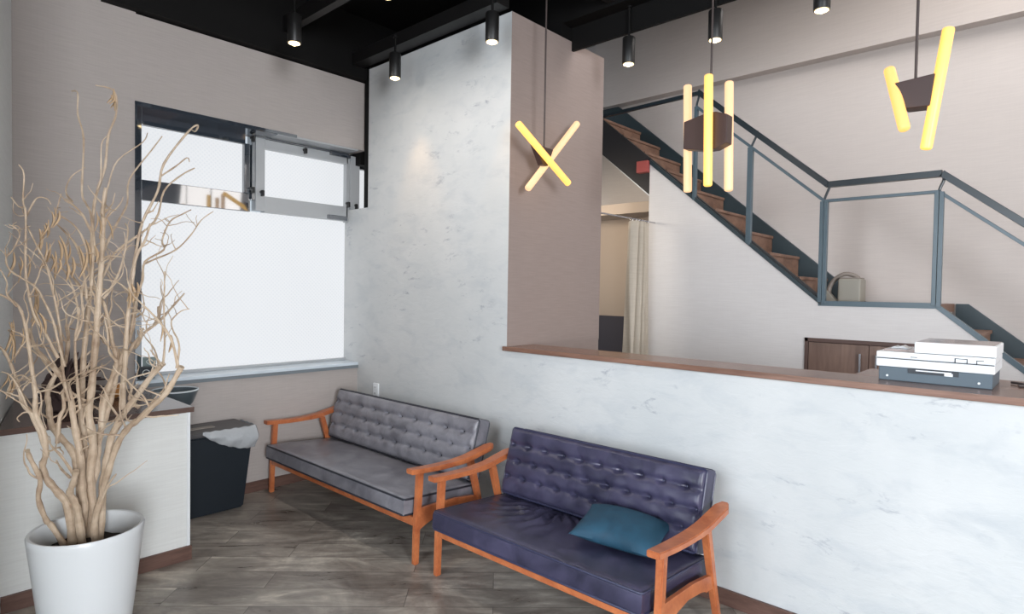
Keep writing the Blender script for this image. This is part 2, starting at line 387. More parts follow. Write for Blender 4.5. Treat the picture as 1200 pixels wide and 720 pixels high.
# undersides of the head: black on the left, grey on the right
obj('head_panel', B(box, -4.865, -4.672, 1.308, 2.30, 2.812, 2.829), 'blackgloss', win, world=True)
obj('head_panel', B(box, -4.865, -4.672, 2.30, 3.04, 2.816, 2.829), 'greymetal', win, world=True)
obj('jamb', B(box, -4.675, -4.662, 1.300, 1.312, 0.93, 2.838), 'blackgloss', win, world=True)
obj('head_trim', B(box, -4.675, -4.664, 1.300, 2.46, 2.818, 2.84), 'blackgloss', win, world=True)
for a in ((1.398, 2.118, 2.35, 2.735), (2.28, 3.032, 2.34, 2.725), (1.398, 3.05, 0.945, 2.21), (3.16, 3.36, 2.20, 2.70)):
    obj('pane', B(box, -4.905, -4.895, *a), 'glass', win, world=True)
for y, z in ((2.17, 2.79), (2.62, 2.775), (2.17, 2.385), (2.25, 2.37), (3.04, 2.37), (3.12, 2.36)):
    bm = bmesh.new(); tube(bm, [(-4.85, y, z), (-4.815, y, z)], 0.014, 10); box(bm, -4.84, -4.80, y-0.008, y+0.008, z-0.035, z+0.01, 0.003)
    obj('latch', bm, 'blackmetal', win, world=True)
obj('window_sill', B(box, -4.89, -4.655, 1.30, 3.05, 0.925, 0.95, 0.004), 'sill', win, world=True)
obj('sill_edge', B(box, -4.669, -4.652, 1.35, 3.049, 0.90, 0.926, 0.002), 'sillfront', win, world=True)
obj('bottom_rail', B(box, -4.90, -4.86, 1.398, 3.05, 0.95, 0.972, 0.003), 'greymetal', win, world=True)

# ------------------------------------------------------------ counter with panel front at the far left
ct = thing('counter', 'white textured counter with dark brown top behind the potted branches', 'counter', (-4.2, 0.9, 0))
bm = bmesh.new(); prism(bm, [(-4.665, 0.66), (-3.77, 0.471), (-3.77, 1.33), (-4.665, 1.33)], 'z', 0.0, 0.868); obj('body', bm, 'whitepanel', ct, world=True)
bm = bmesh.new(); prism(bm, [(-4.665, 0.66), (-3.738, 0.465), (-3.738, 1.347), (-4.665, 1.347)], 'z', 0.87, 0.90, 0.003); obj('counter_top', bm, 'countertop', ct, world=True)
obj('kick_board', B(box, -3.772, -3.755, 0.475, 1.342, 0, 0.082, 0.002), 'basewood', ct, world=True)
obj('edge_strip', B(box, -3.772, -3.764, 1.318, 1.334, 0.083, 0.868), 'white', ct, world=True)

# ------------------------------------------------------------ ledge on the half wall
bm = bmesh.new(); box(bm, -2.85, 5.6, 3.025, 3.335, 1.192, 1.222, 0.004); box(bm, -2.872, -2.85, 3.025, 3.05, 1.192, 1.222, 0.003); box(bm, -0.78, 5.6, 3.335, 3.66, 1.192, 1.222, 0.004)
tag(obj('reception_ledge', bm, 'capwood'), 'long brown wooden ledge capping the white plaster half wall', 'ledge')
struct('trim_8', B(box, -0.78, 5.6, 3.165, 3.64, 0.0, 1.19), 'pale')

# ------------------------------------------------------------ stairs
st = thing('staircase', 'dark steel staircase with brown risers and a landing behind the reception', 'stairs', (-1.1, 5.6, 0))
YF, YB = 5.262, 6.045
def flight(x0, z0, n, up_left=True):
    """steps going up to the left from (x0,z0); one thin closed tread-riser profile"""
    run, rise = 0.2457, 0.205; b = bmesh.new()
    for k in range(n):
        xa = x0-k*run; za = z0+k*rise
        box(b, xa-0.02, xa, YF, YB-0.045, za-0.02, za+rise)            # riser
        box(b, xa-run-0.02, xa+0.012, YF, YB-0.045, za+rise-0.02, za+rise+0.006, 0.003)  # tread
    return b
obj('steps', flight(-1.651, 1.55, 9), 'stepwood', st, world=True)
obj('steps', flight(lx1+6*0.2457, 0.122, 6), 'stepwood', st, world=True)
obj('landing', B(box, -1.67, lx1+0.012, YF, YB-0.045, lz-0.05, lz+0.012), 'stepwood', st, world=True)
def offs(x, dz): return flz(x)+dz
# outer stringer: behind the wall face, shows as a thin band above it, and whole beyond the wall end
xt = -3.66
bm = bmesh.new(); prism(bm, [(xt, offs(xt, 0.055)), (lx0+0.01, lz+0.035), (lx0+0.01, lz-0.06), (xl, offs(xl, -0.30)), (xt, offs(xt, -0.30))], 'y', 5.225, 5.262); 
obj('stringer', bm, 'stringerdark', st, world=True)
bm = bmesh.new(); prism(bm, [(lx0-0.02, lz+0.02), (lx1, lz+0.02), (lx1+1.7, lz+0.02-1.7*ST), (lx1+1.7, lz-0.04-1.7*ST), (lx1, lz-0.02), (lx0-0.02, lz-0.02)], 'y', 5.195, 5.262)
obj('edge_channel', bm, 'rail', st, world=True)
bm = bmesh.new(); prism(bm, [(xl, offs(xl, 0.045)), (lx0, lz+0.02), (lx0, lz-0.015), (xl, offs(xl, 0.0))], 'y', 5.192, 5.224)
obj('edge_channel', bm, 'stringer', st, world=True)
bm = bmesh.new(); prism(bm, [(-4.5, offs(-4.5, 0.17)), (lx0-0.01, lz+0.13), (lx0+0.13, lz+0.012), (lx0-0.1, lz-0.05), (-4.5, offs(-4.5, -0.12))], 'y', 6.01, 6.049)
obj('stringer', bm, 'stringer', st, world=True)
bm = bmesh.new(); prism(bm, [(lx1+0.02, lz+0.012), (lx1+0.10, lz+0.012), (lx1+1.9, lz-1.8*ST+0.012), (lx1+1.9, lz-1.9*ST-0.16), (lx1+0.02, lz-0.12)], 'y', 6.01, 6.049)
obj('stringer', bm, 'stringer', st, world=True)
bm = bmesh.new(); prism(bm, [(xl-0.02, offs(xl, -0.30)), (xt, offs(xt, -0.30)), (xt, offs(xt, -0.28)), (xl-0.02, offs(xl, -0.28))], 'y', 5.23, 6.0)
obj('soffit_panel', bm, 'white', st, world=True)
# upper floor edge behind the pillar
obj('upper_landing', B(box, -4.6, -3.62, 5.23, 6.0, 3.28, 3.40), 'stringerdark', st, world=True)

# railing
rl = thing('stair_railing', 'blue grey steel stair railing with dark handrail and open panels', 'railing', (-1.1, 5.2, lz))
yR = 5.21
def rb(pts, wx, wy, mt, nm):
    b = bmesh.new()
    for a, c in zip(pts, pts[1:]): bar(b, (a[0], yR, a[1]), (c[0], yR, c[1]), wx, wy, 0.002)
    obj(nm, b, mt, rl, world=True)
ha = (-2.546, 3.43); hb = (-1.441, 2.478); hc = (-0.702, 2.478); hd = (0.95, 2.478-1.652*ST)
rb([ha, hb, hc, hd], 0.045, 0.045, 'handrail', 'handrail')
rb([(-3.60, 3.40), (ha[0]-0.01, ha[1]-0.01)], 0.03, 0.03, 'handrail', 'handrail')
la = (-2.559, 3.30); lb = (-1.463, 2.352); lc = (-0.715, 2.352); ld = (0.94, 2.352-1.655*ST)
rb([la, lb, lc, ld], 0.026, 0.022, 'rail', 'lower_rail')
for x, zt in ((-2.05, 2.345+(-1.463+2.05)*0.865), (-1.478, 2.35), (-1.448, 2.35), (-0.728, 2.352), (-0.698, 2.35), (-2.56, 3.30)):
    b = B(box, x-0.0135, x+0.0135, yR-0.02, yR+0.02, flz(x)+0.0, zt, 0.002); obj('post', b, 'rail', rl, world=True)
b = B(box, -2.078, -2.058, yR-0.02, yR+0.02, flz(-2.068), 2.86, 0.002); obj('post', b, 'rail', rl, world=True)
for x, z0, dx in ((-2.05, 2.85, 0.04), (-1.463, 2.35, 0.03), (-0.713, 2.35, 0.02), (-2.559, 3.30, 0.02)):
    zt = (2.478+(-1.441-x)*0.8615 if x < -1.46 else 2.47)
    b = bmesh.new(); tube(b, spline([(x, yR, z0-0.02), (x+0.0, yR, z0+0.02), (x+dx, yR, zt-0.045), (x+dx*1.1, yR, zt-0.01)], 4), 0.010, 8); obj('bracket', b, 'handrail', rl, True, world=True)
# red sign box on stringer
tag(obj('sign_box', B(box, -3.145, -3.025, 5.16, 5.224, 2.765, 2.875, 0.004), 'red'), 'small dull red box fixed to the dark stair stringer', 'sign')
# canister with hose on the landing
cn = thing('canister', 'beige canister with an arched hose standing on the stair landing', 'canister', (-1.35, 5.62, lz+0.012))
obj('body', B(box, -0.085, 0.085, -0.09, 0.09, 0, 0.19, 0.016, 3), 'canister', cn, True)
obj('lid', B(box, -0.075, 0.075, -0.08, 0.08, 0.188, 0.202, 0.006), 'hose', cn, True)
bm = bmesh.new(); tube(bm, spline([(0.05, 0, 0.195), (0.0, 0, 0.225), (-0.06, -0.01, 0.23), (-0.13, -0.02, 0.18), (-0.165, -0.03, 0.10), (-0.155, -0.04, 0.03)], 6), 0.018, 12); obj('hose', bm, 'hose', cn, True)
bm = bmesh.new(); prism(bm, [(-0.19, 0), (-0.09, 0), (-0.10, 0.012), (-0.175, 0.095), (-0.205, 0.075)], 'y', -0.075, 0.0, 0.004); obj('nozzle', bm, 'canister', cn)

# cabinets recessed under the landing
cb = thing('wall_cabinet', 'brown two-door cabinet built into the pale wall under the stairs', 'cabinet', (-1.12, 5.2, 0.25))
bm = bmesh.new()
for a in ((cx0, cx1, cz1-0.03, cz1), (cx0, cx1, cz0, cz0+0.03), (cx0, cx0+0.026, cz0, cz1), (cx1-0.026, cx1, cz0, cz1)): box(bm, a[0], a[1], 5.185, 5.5, a[2], a[3], 0.002)
box(bm, cx0, cx1, 5.49, 5.5, cz0, cz1)
obj('carcass', bm, 'cabframe', cb, world=True)
mid = (cx0+cx1)/2
for x0, x1, hx in ((cx0+0.028, mid-0.002, mid-0.055), (mid+0.002, cx1-0.028, mid+0.055)):
    d = obj('door', B(box, x0, x1, 5.197, 5.217, cz0+0.032, cz1-0.034, 0.002), 'cabwood', cb, world=True)
    b = bmesh.new(); box(b, hx-0.008, hx+0.008, 5.168, 5.176, 1.0, 1.17, 0.003); box(b, hx-0.005, hx+0.005, 5.174, 5.198, 1.15, 1.162); box(b, hx-0.005, hx+0.005, 5.174, 5.198, 1.008, 1.02)
    for v in b.verts: v.co -= cb.location
    h = obj('handle', b, 'chrome', None); h.parent = d

# curtain on a rail past the pillar
cr = thing('curtain', 'pale beige curtain gathered on a thin rail beside the pillar', 'curtain', (-2.95, 4.9, 0))
cr.name = 'curtain'
def curtain_bm():
    b = bmesh.new(); NY, NZ = 90, 26; vs = []
    for j in range(NZ+1):
        z = 0.03+(2.255-0.03)*j/NZ; row = []; flare = 1+0.30*(1-j/NZ)
        for i in range(NY+1):
            t = i/NY; y = -0.13+0.30*t*1.0; amp = 0.058*flare*(0.7+0.3*math.sin(3*t+1))
            ph = 2*math.pi*t*4.2+0.5*math.sin(2.2*z); x = amp*math.sin(ph)+0.012*math.sin(ph*2.3+z)
            row.append(b.verts.new((x-0.02*(1-j/NZ), y*(1+0.22*(1-j/NZ)), z)))
        vs.append(row)
    for j in range(NZ):
        for i in range(NY): b.faces.new((vs[j][i], vs[j][i+1], vs[j+1][i+1], vs[j+1][i]))
    return b
o = obj('cloth', curtain_bm(), 'curtain', cr, True); sm = o.modifiers.new('thick', 'SOLIDIFY'); sm.thickness = 0.004
bm = bmesh.new(); tube(bm, [(0, -0.74, 2.275), (0, 0.295, 2.275)], 0.007, 8); obj('rail', bm, 'chrome', cr, True)
for k in range(6):
    bm = bmesh.new(); yy = -0.12+k*0.053
    tube(bm, [(0.014*math.cos(a*math.pi/6), yy, 2.268+0.014*math.sin(a*math.pi/6)) for a in range(12)], 0.003, 6, closed=True); obj('ring', bm, 'chrome', cr, True)

# ------------------------------------------------------------ sofas
def cushion(W, D, T, r, nx, ny, fn, zb=0.0):
    """closed upholstered slab: x in +-W/2, y 0..D, thickness T; fn(x,y) adds height on the top; edges rolled by r"""
    b = bmesh.new()
    def axis(n, L):
        a = [0, r*0.06, r*0.22, r*0.5]; core = [r+(L-2*r)*i/n for i in range(n+1)]
        return a+core+[L-q for q in a[::-1]]
    xs = axis(nx, W); ys = axis(ny, D)
    def drop(d): return 0 if d >= r else r*(1-math.sqrt(max(0, 1-((r-d)/r)**2)))
    def grid(sign):
        g = []
        for y in ys:
            row = []
            for x in xs:
                dr = max(drop(min(x, W-x)), drop(min(y, D-y)))
                k = min(1, min(x, W-x, y, D-y)/(r*1.2))
                z = (T-dr+fn(x-W/2, y)*k) if sign > 0 else dr*0.8
                row.append(b.verts.new((x-W/2, y, z+zb)))
            g.append(row)
        return g
    A = grid(1); Bt = grid(-1); ny_, nx_ = len(ys), len(xs)
    for j in range(ny_-1):
        for i in range(nx_-1):
            b.faces.new((A[j][i], A[j][i+1], A[j+1][i+1], A[j+1][i])); b.faces.new((Bt[j][i], Bt[j+1][i], Bt[j+1][i+1], Bt[j][i+1]))
    loopA = [A[0][i] for i in range(nx_)]+[A[j][-1] for j in range(1, ny_)]+[A[-1][i] for i in range(nx_-2, -1, -1)]+[A[j][0] for j in range(ny_-2, 0, -1)]
    loopB = [Bt[0][i] for i in range(nx_)]+[Bt[j][-1] for j in range(1, ny_)]+[Bt[-1][i] for i in range(nx_-2, -1, -1)]+[Bt[j][0] for j in range(ny_-2, 0, -1)]
    n = len(loopA)
    for i in range(n): b.faces.new((loopA[i], loopB[i], loopB[(i+1) % n], loopA[(i+1) % n]))
    return b
def rrect(x0, x1, y0, y1, z, r, n=5):
    out = []
    for cx_, cy_, a0 in ((x1-r, y0+r, -90), (x1-r, y1-r, 0), (x0+r, y1-r, 90), (x0+r, y0+r, 180)):
        for k in range(n+1):
            a = math.radians(a0+90*k/n); out.append((cx_+r*math.cos(a), cy_+r*math.sin(a), z))
    return out
def make_sofa(W, label, lth, pipe, wrinkle, loc):
    t = thing('sofa', label, 'sofa', loc)
    h = W/2; CW = W-0.105; cs = -0.012
    # seat, front edge slightly raised
    tilt = math.atan2(0.035, 0.56)
    def seat_fn(x, y):
        z = 0.016*(1-abs(2*x/CW)**4)*math.sin(math.pi*min(1, y/0.6))
        if wrinkle:
            cx_, cy_ = -0.20, 0.66
            ang = math.atan2(x-cx_, cy_-y); rr = math.hypot(x-cx_, cy_-y)
            env = math.exp(-((rr-0.28)/0.17)**2)*math.exp(-(ang/0.9)**2)
            z += 0.011*env*math.sin(ang*26+2.2*math.sin(rr*14)) + 0.006*env*math.sin(ang*47+rr*9)
            z += 0.005*math.exp(-((y-0.5)/0.12)**2)*math.sin(x*38+y*10)
            z += 0.003*math.exp(-((x-0.32)/0.25)**2)*math.sin((x+y*0.7)*42)
        else:
            z += 0.003*math.sin(x*7+1)*math.sin(y*8)+0.0015*math.sin(x*31+y*19)
        return z
    bm = cushion(CW, 0.60, 0.112, 0.024, int(CW/0.014), 44, seat_fn)
    mtx = Matrix.Translation((cs, -0.012, 0.276)) @ Matrix.Rotation(-tilt, 4, 'X')
    bmesh.ops.transform(bm, matrix=mtx, verts=bm.verts)
    s = obj('seat', bm, lth, t, True)
    bm = bmesh.new()
    for zz in (0.102, 0.012):
        tube(bm, [mtx @ Vector(p) for p in rrect(-CW/2+0.001, CW/2-0.001, 0.001, 0.599, zz, 0.02)], 0.0062, 6, closed=True)
    p = obj('piping', bm, pipe, s, True)
    # backrest
    BW, BH, BT = W-0.145, 0.395, 0.105; nb = 10; rows = (0.105, 0.20, 0.295)
    bx = [(-BW/2+BW*(k+0.5)/nb) for k in range(nb)]
    def back_fn(x, y):
        z = 0.020*math.sin(math.pi*y/BH)**0.5 * 1.0
        dmin = 9
        for ri, yr in enumerate(rows):
            off = (0.25 if ri % 2 else -0.25)*BW/nb
            k = min(range(nb), key=lambda q: abs(x-bx[q]-off)); dx = x-bx[k]-off; dy = y-yr
            z -= 0.021*math.exp(-(dx*dx+dy*dy)/(0.017**2)) + 0.010*math.exp(-(dy/0.011)**2)*(0.45+0.55*math.exp(-(dx/0.04)**2))
        near = min(abs(y-q) for q in rows); z += 0.009*(1-math.exp(-(near/0.022)**2)) if rows[0]-0.05 < y < rows[2]+0.05 else 0.009*(1-math.exp(-(near/0.022)**2))
        z += 0.0018*math.sin(x*43+y*31)
        return z
    bm = cushion(BW, BH, BT, 0.016, int(BW/0.009), 50, back_fn)
    # local frame: x across, y up along the back, z out of the front
    lean = math.atan2(0.105, 0.385)
    fwd = Matrix(((1, 0, 0, 0), (0, math.sin(lean), -math.cos(lean), 0), (0, math.cos(lean), math.sin(lean), 0), (0, 0, 0, 1)))
    mb = Matrix.Translation((cs+0.0, 0.515+BT*math.cos(lean), 0.375-BT*math.sin(lean)+0.0)) @ fwd
    bmesh.ops.transform(bm, matrix=mb, verts=bm.verts)
    bk = obj('backrest', bm, lth, t, True)
    bm = bmesh.new()
    for zz in (BT-0.003, 0.006): tube(bm, [mb @ Vector(q) for q in rrect(-BW/2+0.002, BW/2-0.002, 0.002, BH-0.002, zz, 0.02)], 0.0062, 6, closed=True)
    obj('piping', bm, pipe, bk, True)
    bt0 = None
    for ri, yr in enumerate(rows):
        off = (0.25 if ri % 2 else -0.25)*BW/nb
        for k in range(nb):
            pos = mb @ Vector((bx[k]+off, yr, BT+back_fn(bx[k]+off, yr)+0.002))
            if bt0 is None:
                bm = bmesh.new(); bmesh.ops.create_uvsphere(bm, u_segments=10, v_segments=6, radius=0.0085)
                for v in bm.verts: v.co = (fwd.to_3x3() @ Vector((v.co.x, v.co.y, v.co.z*0.5)))
                bt0 = obj('button', bm, pipe, bk, True); bt0.location = pos
            else:
                c = bt0.copy(); C.objects.link(c); c.parent = bk; c.location = pos
    # wood: legs, arms, rails
    for sx in (-1, 1):
        X = sx*(h-0.021)
        def leg(pts, wtop, wbot):
            b = bmesh.new(); q = bmesh.new(); rings = []
            for (y, z), wd in zip(pts, [wtop+(wbot-wtop)*i/(len(pts)-1) for i in range(len(pts))]):
                rings.append([q.verts.new((X+a*wd*0.5*0.9, y+c*wd*0.5, z)) for a, c in ((-1, -1), (1, -1), (1, 1), (-1, 1))])
            for a, c in zip(rings, rings[1:]):
                for k in range(4): q.faces.new((a[k], a[(k+1) % 4], c[(k+1) % 4], c[k]))
            q.faces.new(rings[0][::-1]); q.faces.new(rings[-1]); bmesh.ops.recalc_face_normals(q, faces=q.faces)
            bmesh.ops.bevel(q, geom=q.edges[:], offset=0.004, segments=2, affect='EDGES'); merge(b, q); return b
        obj('leg', leg([(0.072, 0.545), (0.062, 0.36), (0.052, 0.25), (0.046, 0.0)], 0.040, 0.034), 'teak', t, True)
        obj('leg', leg([(0.475, 0.535), (0.525, 0.36), (0.565, 0.22), (0.64, 0.0)], 0.042, 0.034), 'teak', t, True)
        # arm: flat paddle, curving up and in towards its rounded rear end
        q = bmesh.new(); rings = []; N = 16
        for i in range(N+1):
            u = i/N; y = -0.005+0.665*u; z = 0.553-0.012*math.sin(math.pi*min(1, u*1.25))+0.040*max(0, (u-0.60)/0.40)**1.6
            wd = 0.060+0.012*math.sin(math.pi*u)+(0.012*max(0, (u-0.6)/0.4)); xc = X+sx*0.010*u
            if u > 0.93: wd *= 1-0.55*((u-0.93)/0.07)**2
            th = 0.029+(0.004 if u > 0.5 else 0)
            rings.append([q.verts.new((xc+a*wd/2, y, z+c*th/2)) for a, c in ((-1, -1), (1, -1), (1, 1), (-1, 1))])
        for a, c in zip(rings, rings[1:]):
            for k in range(4): q.faces.new((a[k], a[(k+1) % 4], c[(k+1) % 4], c[k]))
        q.faces.new(rings[0][::-1]); q.faces.new(rings[-1]); bmesh.ops.recalc_face_normals(q, faces=q.faces)
        eds = [e for e in q.edges if len(e.link_faces) == 2 and e.calc_face_angle() > 0.6]
        bmesh.ops.bevel(q, geom=eds, offset=0.004, segments=2, affect='EDGES')
        obj('armrest', q, 'teak', t, True)
        # side rail with arched underside
        top = [(0.075, 0.325), (0.20, 0.322), (0.35, 0.318), (0.50, 0.300), (0.545, 0.285)]
        bot = [(0.555, 0.225), (0.50, 0.232), (0.42, 0.250), (0.30, 0.262), (0.20, 0.245), (0.12, 0.22), (0.07, 0.20)]
        bm = bmesh.new(); prism(bm, top+bot, 'x', X-0.010, X+0.010, 0.002); obj('side_rail', bm, 'teak', t)
    obj('front_rail', B(box, -h+0.036, h-0.036, 0.034, 0.056, 0.224, 0.276, 0.004), 'teak', t)
    obj('rear_rail', B(box, -h+0.036, h-0.036, 0.535, 0.555, 0.20, 0.262, 0.004), 'teak', t)
    return t
make_sofa(1.835, 'long grey faux-leather sofa with orange-brown wooden arms near the window', 'grey_lthr', 'grey_pipe', False, (-3.672, 2.17, 0))
make_sofa(1.415, 'navy blue faux-leather sofa with orange-brown wooden arms holding a teal cushion', 'navy_lthr', 'navy_pipe', True, (-1.893, 2.17, 0))

# teal scatter cushion lying on the navy seat
def pillow_bm(W, D, T, n=34):
    b = bmesh.new(); top = []; bot = []
    for j in range(n+1):
        rt_, rb_ = [], []
        for i in range(n+1):
            u = -1+2*i/n; v = -1+2*j/n
            pin = 1-0.07*(u*u)*(1-abs(v))*1.2; pin2 = 1-0.09*(1-u*u)*abs(v)
            x = u*W/2*(1-0.10*(1-v*v)*abs(u)**3*0.8); y = v*D/2*(1-0.10*(1-u*u)*abs(v)**3*0.8)
            hgt = T/2*((1-abs(u)**2.6)*(1-abs(v)**2.6))**0.55
            wob = 1+0.02*math.sin(3*u+2*v)
            rt_.append(b.verts.new((x, y, hgt*wob*1.1))); rb_.append(b.verts.new((x, y, -hgt*0.75)))
        top.append(rt_); bot.append(rb_)
    for j in range(n):
        for i in range(n):
            b.faces.new((top[j][i], top[j][i+1], top[j+1][i+1], top[j+1][i])); b.faces.new((bot[j][i], bot[j+1][i], bot[j+1][i+1], bot[j][i+1]))
    bmesh.ops.remove_doubles(b, verts=b.verts, dist=0.0008)
    return b
o = obj('throw_pillow', pillow_bm(0.43, 0.31, 0.135), 'teal', None, True)
o.location = (-1.585, 2.535, 0.448); o.rotation_euler = (math.radians(10), math.radians(4), math.radians(14))
tag(o, 'small teal blue cushion lying on the navy sofa seat', 'cushion')

# ------------------------------------------------------------ waste bin, bag, basin, sill items
bn = thing('waste_bin', 'dark rectangular waste bin under the window beside the white counter', 'bin', (-4.47, 1.70, 0))
bm = bmesh.new(); q = bmesh.new()
lo = [(-4.62, 1.46), (-4.40, 1.46), (-4.40, 1.925), (-4.62, 1.925)]; hi = [(-4.64, 1.43), (-4.305, 1.43), (-4.305, 1.955), (-4.64, 1.955)]
a = [q.verts.new((*p, 0)) for p in lo]; c = [q.verts.new((*p, 0.575)) for p in hi]
q.faces.new(a[::-1]); q.faces.new(c)
for k in range(4): q.faces.new((a[k], a[(k+1) % 4], c[(k+1) % 4], c[k]))
bmesh.ops.bevel(q, geom=q.edges[:], offset=0.012, segments=2, affect='EDGES'); merge(bm, q); obj('body', bm, 'bin', bn, True, world=True)
obj('lid', B(box, -4.645, -4.30, 1.425, 1.96, 0.576, 0.604, 0.006), 'binlid', bn, world=True)
obj('slot', B(box, -4.50, -4.44, 1.47, 1.74, 0.604, 0.608, 0.002), 'slot', bn, world=True)
# thin bag spilling over the right front corner
b = bmesh.new(); NU, NV = 36, 20; vs = []
for j in range(NV+1):
    v = j/NV; row = []
    for i in range(NU+1):
        u = i/NU
        # rim along the bin's front edge then round its right end
        if u < 0.62: px_, py_ = -4.30, 1.60+(1.955-1.60)*u/0.62
        else: px_, py_ = -4.30-(u-0.62)/0.38*0.26, 1.962
        bulge = math.sin(math.pi*min(1, 0.08+u*0.92)); L = 0.16*(math.sin(math.pi*min(1, u*0.80+0.02))**0.8)
        out = 0.006+0.030*math.sin(math.pi*v)*bulge+0.007*math.sin(u*28+v*7)*v
        z = 0.612+0.012*math.sin(math.pi*min(1, v*4))*bulge-L*v*1.0+0.003*math.sin(u*55)
        nx_, ny_ = (1, 0) if u < 0.56 else ((0.7, 0.7) if u < 0.70 else (0, 1))
        row.append(b.verts.new((px_+nx_*out, py_+ny_*out, z)))
    vs.append(row)
for j in range(NV):
    for i in range(NU): b.faces.new((vs[j][i], vs[j][i+1], vs[j+1][i+1], vs[j+1][i]))
o = obj('bin_liner', b, 'bag', bn, True, world=True); sm = o.modifiers.new('thick', 'SOLIDIFY'); sm.thickness = 0.002

bs = thing('wash_basin', 'grey round basin with pale rim fixed beyond the counter end', 'basin', (-4.51, 1.50, 0.74))
bm = bmesh.new(); lathe(bm, [(0.05, 0), (0.068, 0.005), (0.112, 0.06), (0.140, 0.135), (0.145, 0.146), (0.135, 0.146), (0.10, 0.07), (0.04, 0.02)], seg=44); obj('bowl', bm, 'bowl', bs, True)
bm = bmesh.new(); tube(bm, [(0.141*math.cos(a*math.pi/24), 0.141*math.sin(a*math.pi/24), 0.147) for a in range(48)], 0.006, 8, closed=True); obj('rim', bm, 'bowlrim', bs, True)
bm = bmesh.new(); box(bm, -0.158, -0.02, -0.05, 0.05, -0.03, 0.002, 0.006); obj('bracket', bm, 'bowl', bs)

cs_ = thing('card_stand', 'small sage card with a pale letter S on the window sill', 'card', (-4.79, 1.425, 0.95))
obj('card', B(box, -0.006, 0.006, -0.042, 0.042, 0.01, 0.145, 0.002), 'card', cs_); obj('foot', B(box, -0.03, 0.03, -0.03, 0.03, 0, 0.011, 0.002), 'darkbox', cs_)
bm = bmesh.new(); tube(bm, spline([(0.008, 0.020, 0.115), (0.008, 0.0, 0.128), (0.008, -0.018, 0.114), (0.008, -0.006, 0.098), (0.008, 0.012, 0.086), (0.008, 0.018, 0.070), (0.008, 0.0, 0.056), (0.008, -0.02, 0.066)], 4), 0.0028, 6)
obj('letter', bm, 'cardink', cs_)
for c_ in cs_.children: c_.rotation_euler = (0, 0, math.radians(-18))
db = thing('small_box', 'small dark box with a pale ring mark on the sill, left of the sage card', 'box', (-4.72, 1.375, 0.951))
obj('case', B(box, -0.03, 0.03, -0.037, 0.037, 0, 0.085, 0.004), 'darkbox', db)
bm = bmesh.new(); tube(bm, [(0.032, 0.022*math.cos(a*math.pi/10), 0.045+0.022*math.sin(a*math.pi/10)) for a in range(20)], 0.0025, 6, closed=True); obj('ring_mark', bm, 'cardink', db)

# electrical outlet on the plaster wall
ou = thing('wall_outlet', 'white double power outlet on the plaster wall above the grey sofa', 'outlet', (-4.37, 3.05, 0.735))
obj('plate', B(box, -0.036, 0.036, -0.016, 0.0, -0.06, 0.06, 0.004), 'white', ou)
for z in (-0.026, 0.026):
    sk = obj('socket', B(box, -0.018, 0.018, -0.0185, -0.015, z-0.017, z+0.017, 0.002), 'white', ou)
    for x in (-0.007, 0.007):
        c_ = obj('slot', B(box, x-0.0013, x+0.0013, -0.0195, -0.0183, z-0.006, z+0.006), 'prdark', None); c_.parent = sk

# ------------------------------------------------------------ printer on the ledge
pr_ = thing('printer', 'white flatbed printer with slate base on the wooden ledge at right', 'printer', (-0.45, 3.20, 1.222))
obj('base', B(box, -0.20, 0.215, 0.012, 0.34, 0.0, 0.064, 0.004), 'prgrey', pr_)
bm = bmesh.new(); box(bm, -0.208, 0.222, -0.002, 0.345, 0.064, 0.100, 0.005); box(bm, -0.208, 0.222, 0.003, 0.345, 0.100, 0.105); box(bm, -0.208, 0.222, -0.002, 0.345, 0.105, 0.132, 0.004)
obj('body', bm, 'prwhite', pr_)
obj('lid', B(box, -0.062, 0.225, 0.0, 0.345, 0.134, 0.182, 0.005), 'prwhite', pr_)
obj('glass_top', B(box, -0.055, 0.218, 0.008, 0.338, 0.181, 0.184), 'prtop', pr_)
bm = bmesh.new(); box(bm, -0.205, 0.220, -0.0035, 0.0, 0.0995, 0.1035); box(bm, 0.085, 0.089, -0.0035, 0.0, 0.1035, 0.122); box(bm, 0.085, 0.13, -0.0035, 0, 0.119, 0.122); box(bm, 0.127, 0.13, -0.0035, 0, 0.1, 0.122); box(bm, 0.16, 0.163, -0.0035, 0, 0.1, 0.118); box(bm, 0.16, 0.185, -0.0035, 0, 0.116, 0.119); box(bm, -0.075, -0.05, -0.0035, 0, 0.112, 0.115)
obj('panel_seam', bm, 'prdark', pr_)
bm = bmesh.new(); box(bm, -0.085, 0.10, 0.008, 0.013, 0.040, 0.062, 0.001); obj('paper_slot', bm, 'prdark', pr_)
obj('paper', B(box, -0.055, 0.075, 0.006, 0.009, 0.052, 0.057), 'white', pr_)
obj('button', B(box, 0.05, 0.08, 0.003, 0.008, 0.04, 0.052, 0.001), 'prwhite', pr_)
for x in (-0.165, 0.17): 
    bm = bmesh.new(); tube(bm, [(x, 0.013, 0.022), (x, 0.008, 0.022)], 0.005, 10); obj('knob', bm, 'white', pr_)
obj('document_feeder', B(box, -0.19, -0.07, 0.05, 0.30, 0.132, 0.140, 0.003), 'prtop', pr_)
bm = bmesh.new(); prism(bm, [(-0.175, 0.141), (-0.16, 0.150), (-0.15, 0.146), (-0.13, 0.154), (-0.115, 0.146), (-0.10, 0.141)], 'y', 0.12, 0.2, 0.0); obj('crumpled_label', bm, 'white', pr_)
bm = bmesh.new(); tube(bm, spline([(-0.19, 3.50, 1.230), (-0.15, 3.47, 1.230), (-0.13, 3.42, 1.229), (-0.16, 3.40, 1.228)], 5), 0.006, 8)
tag(obj('cable', bm, 'cord', None, True), 'short dark cable end lying on the ledge right of the printer', 'cable')

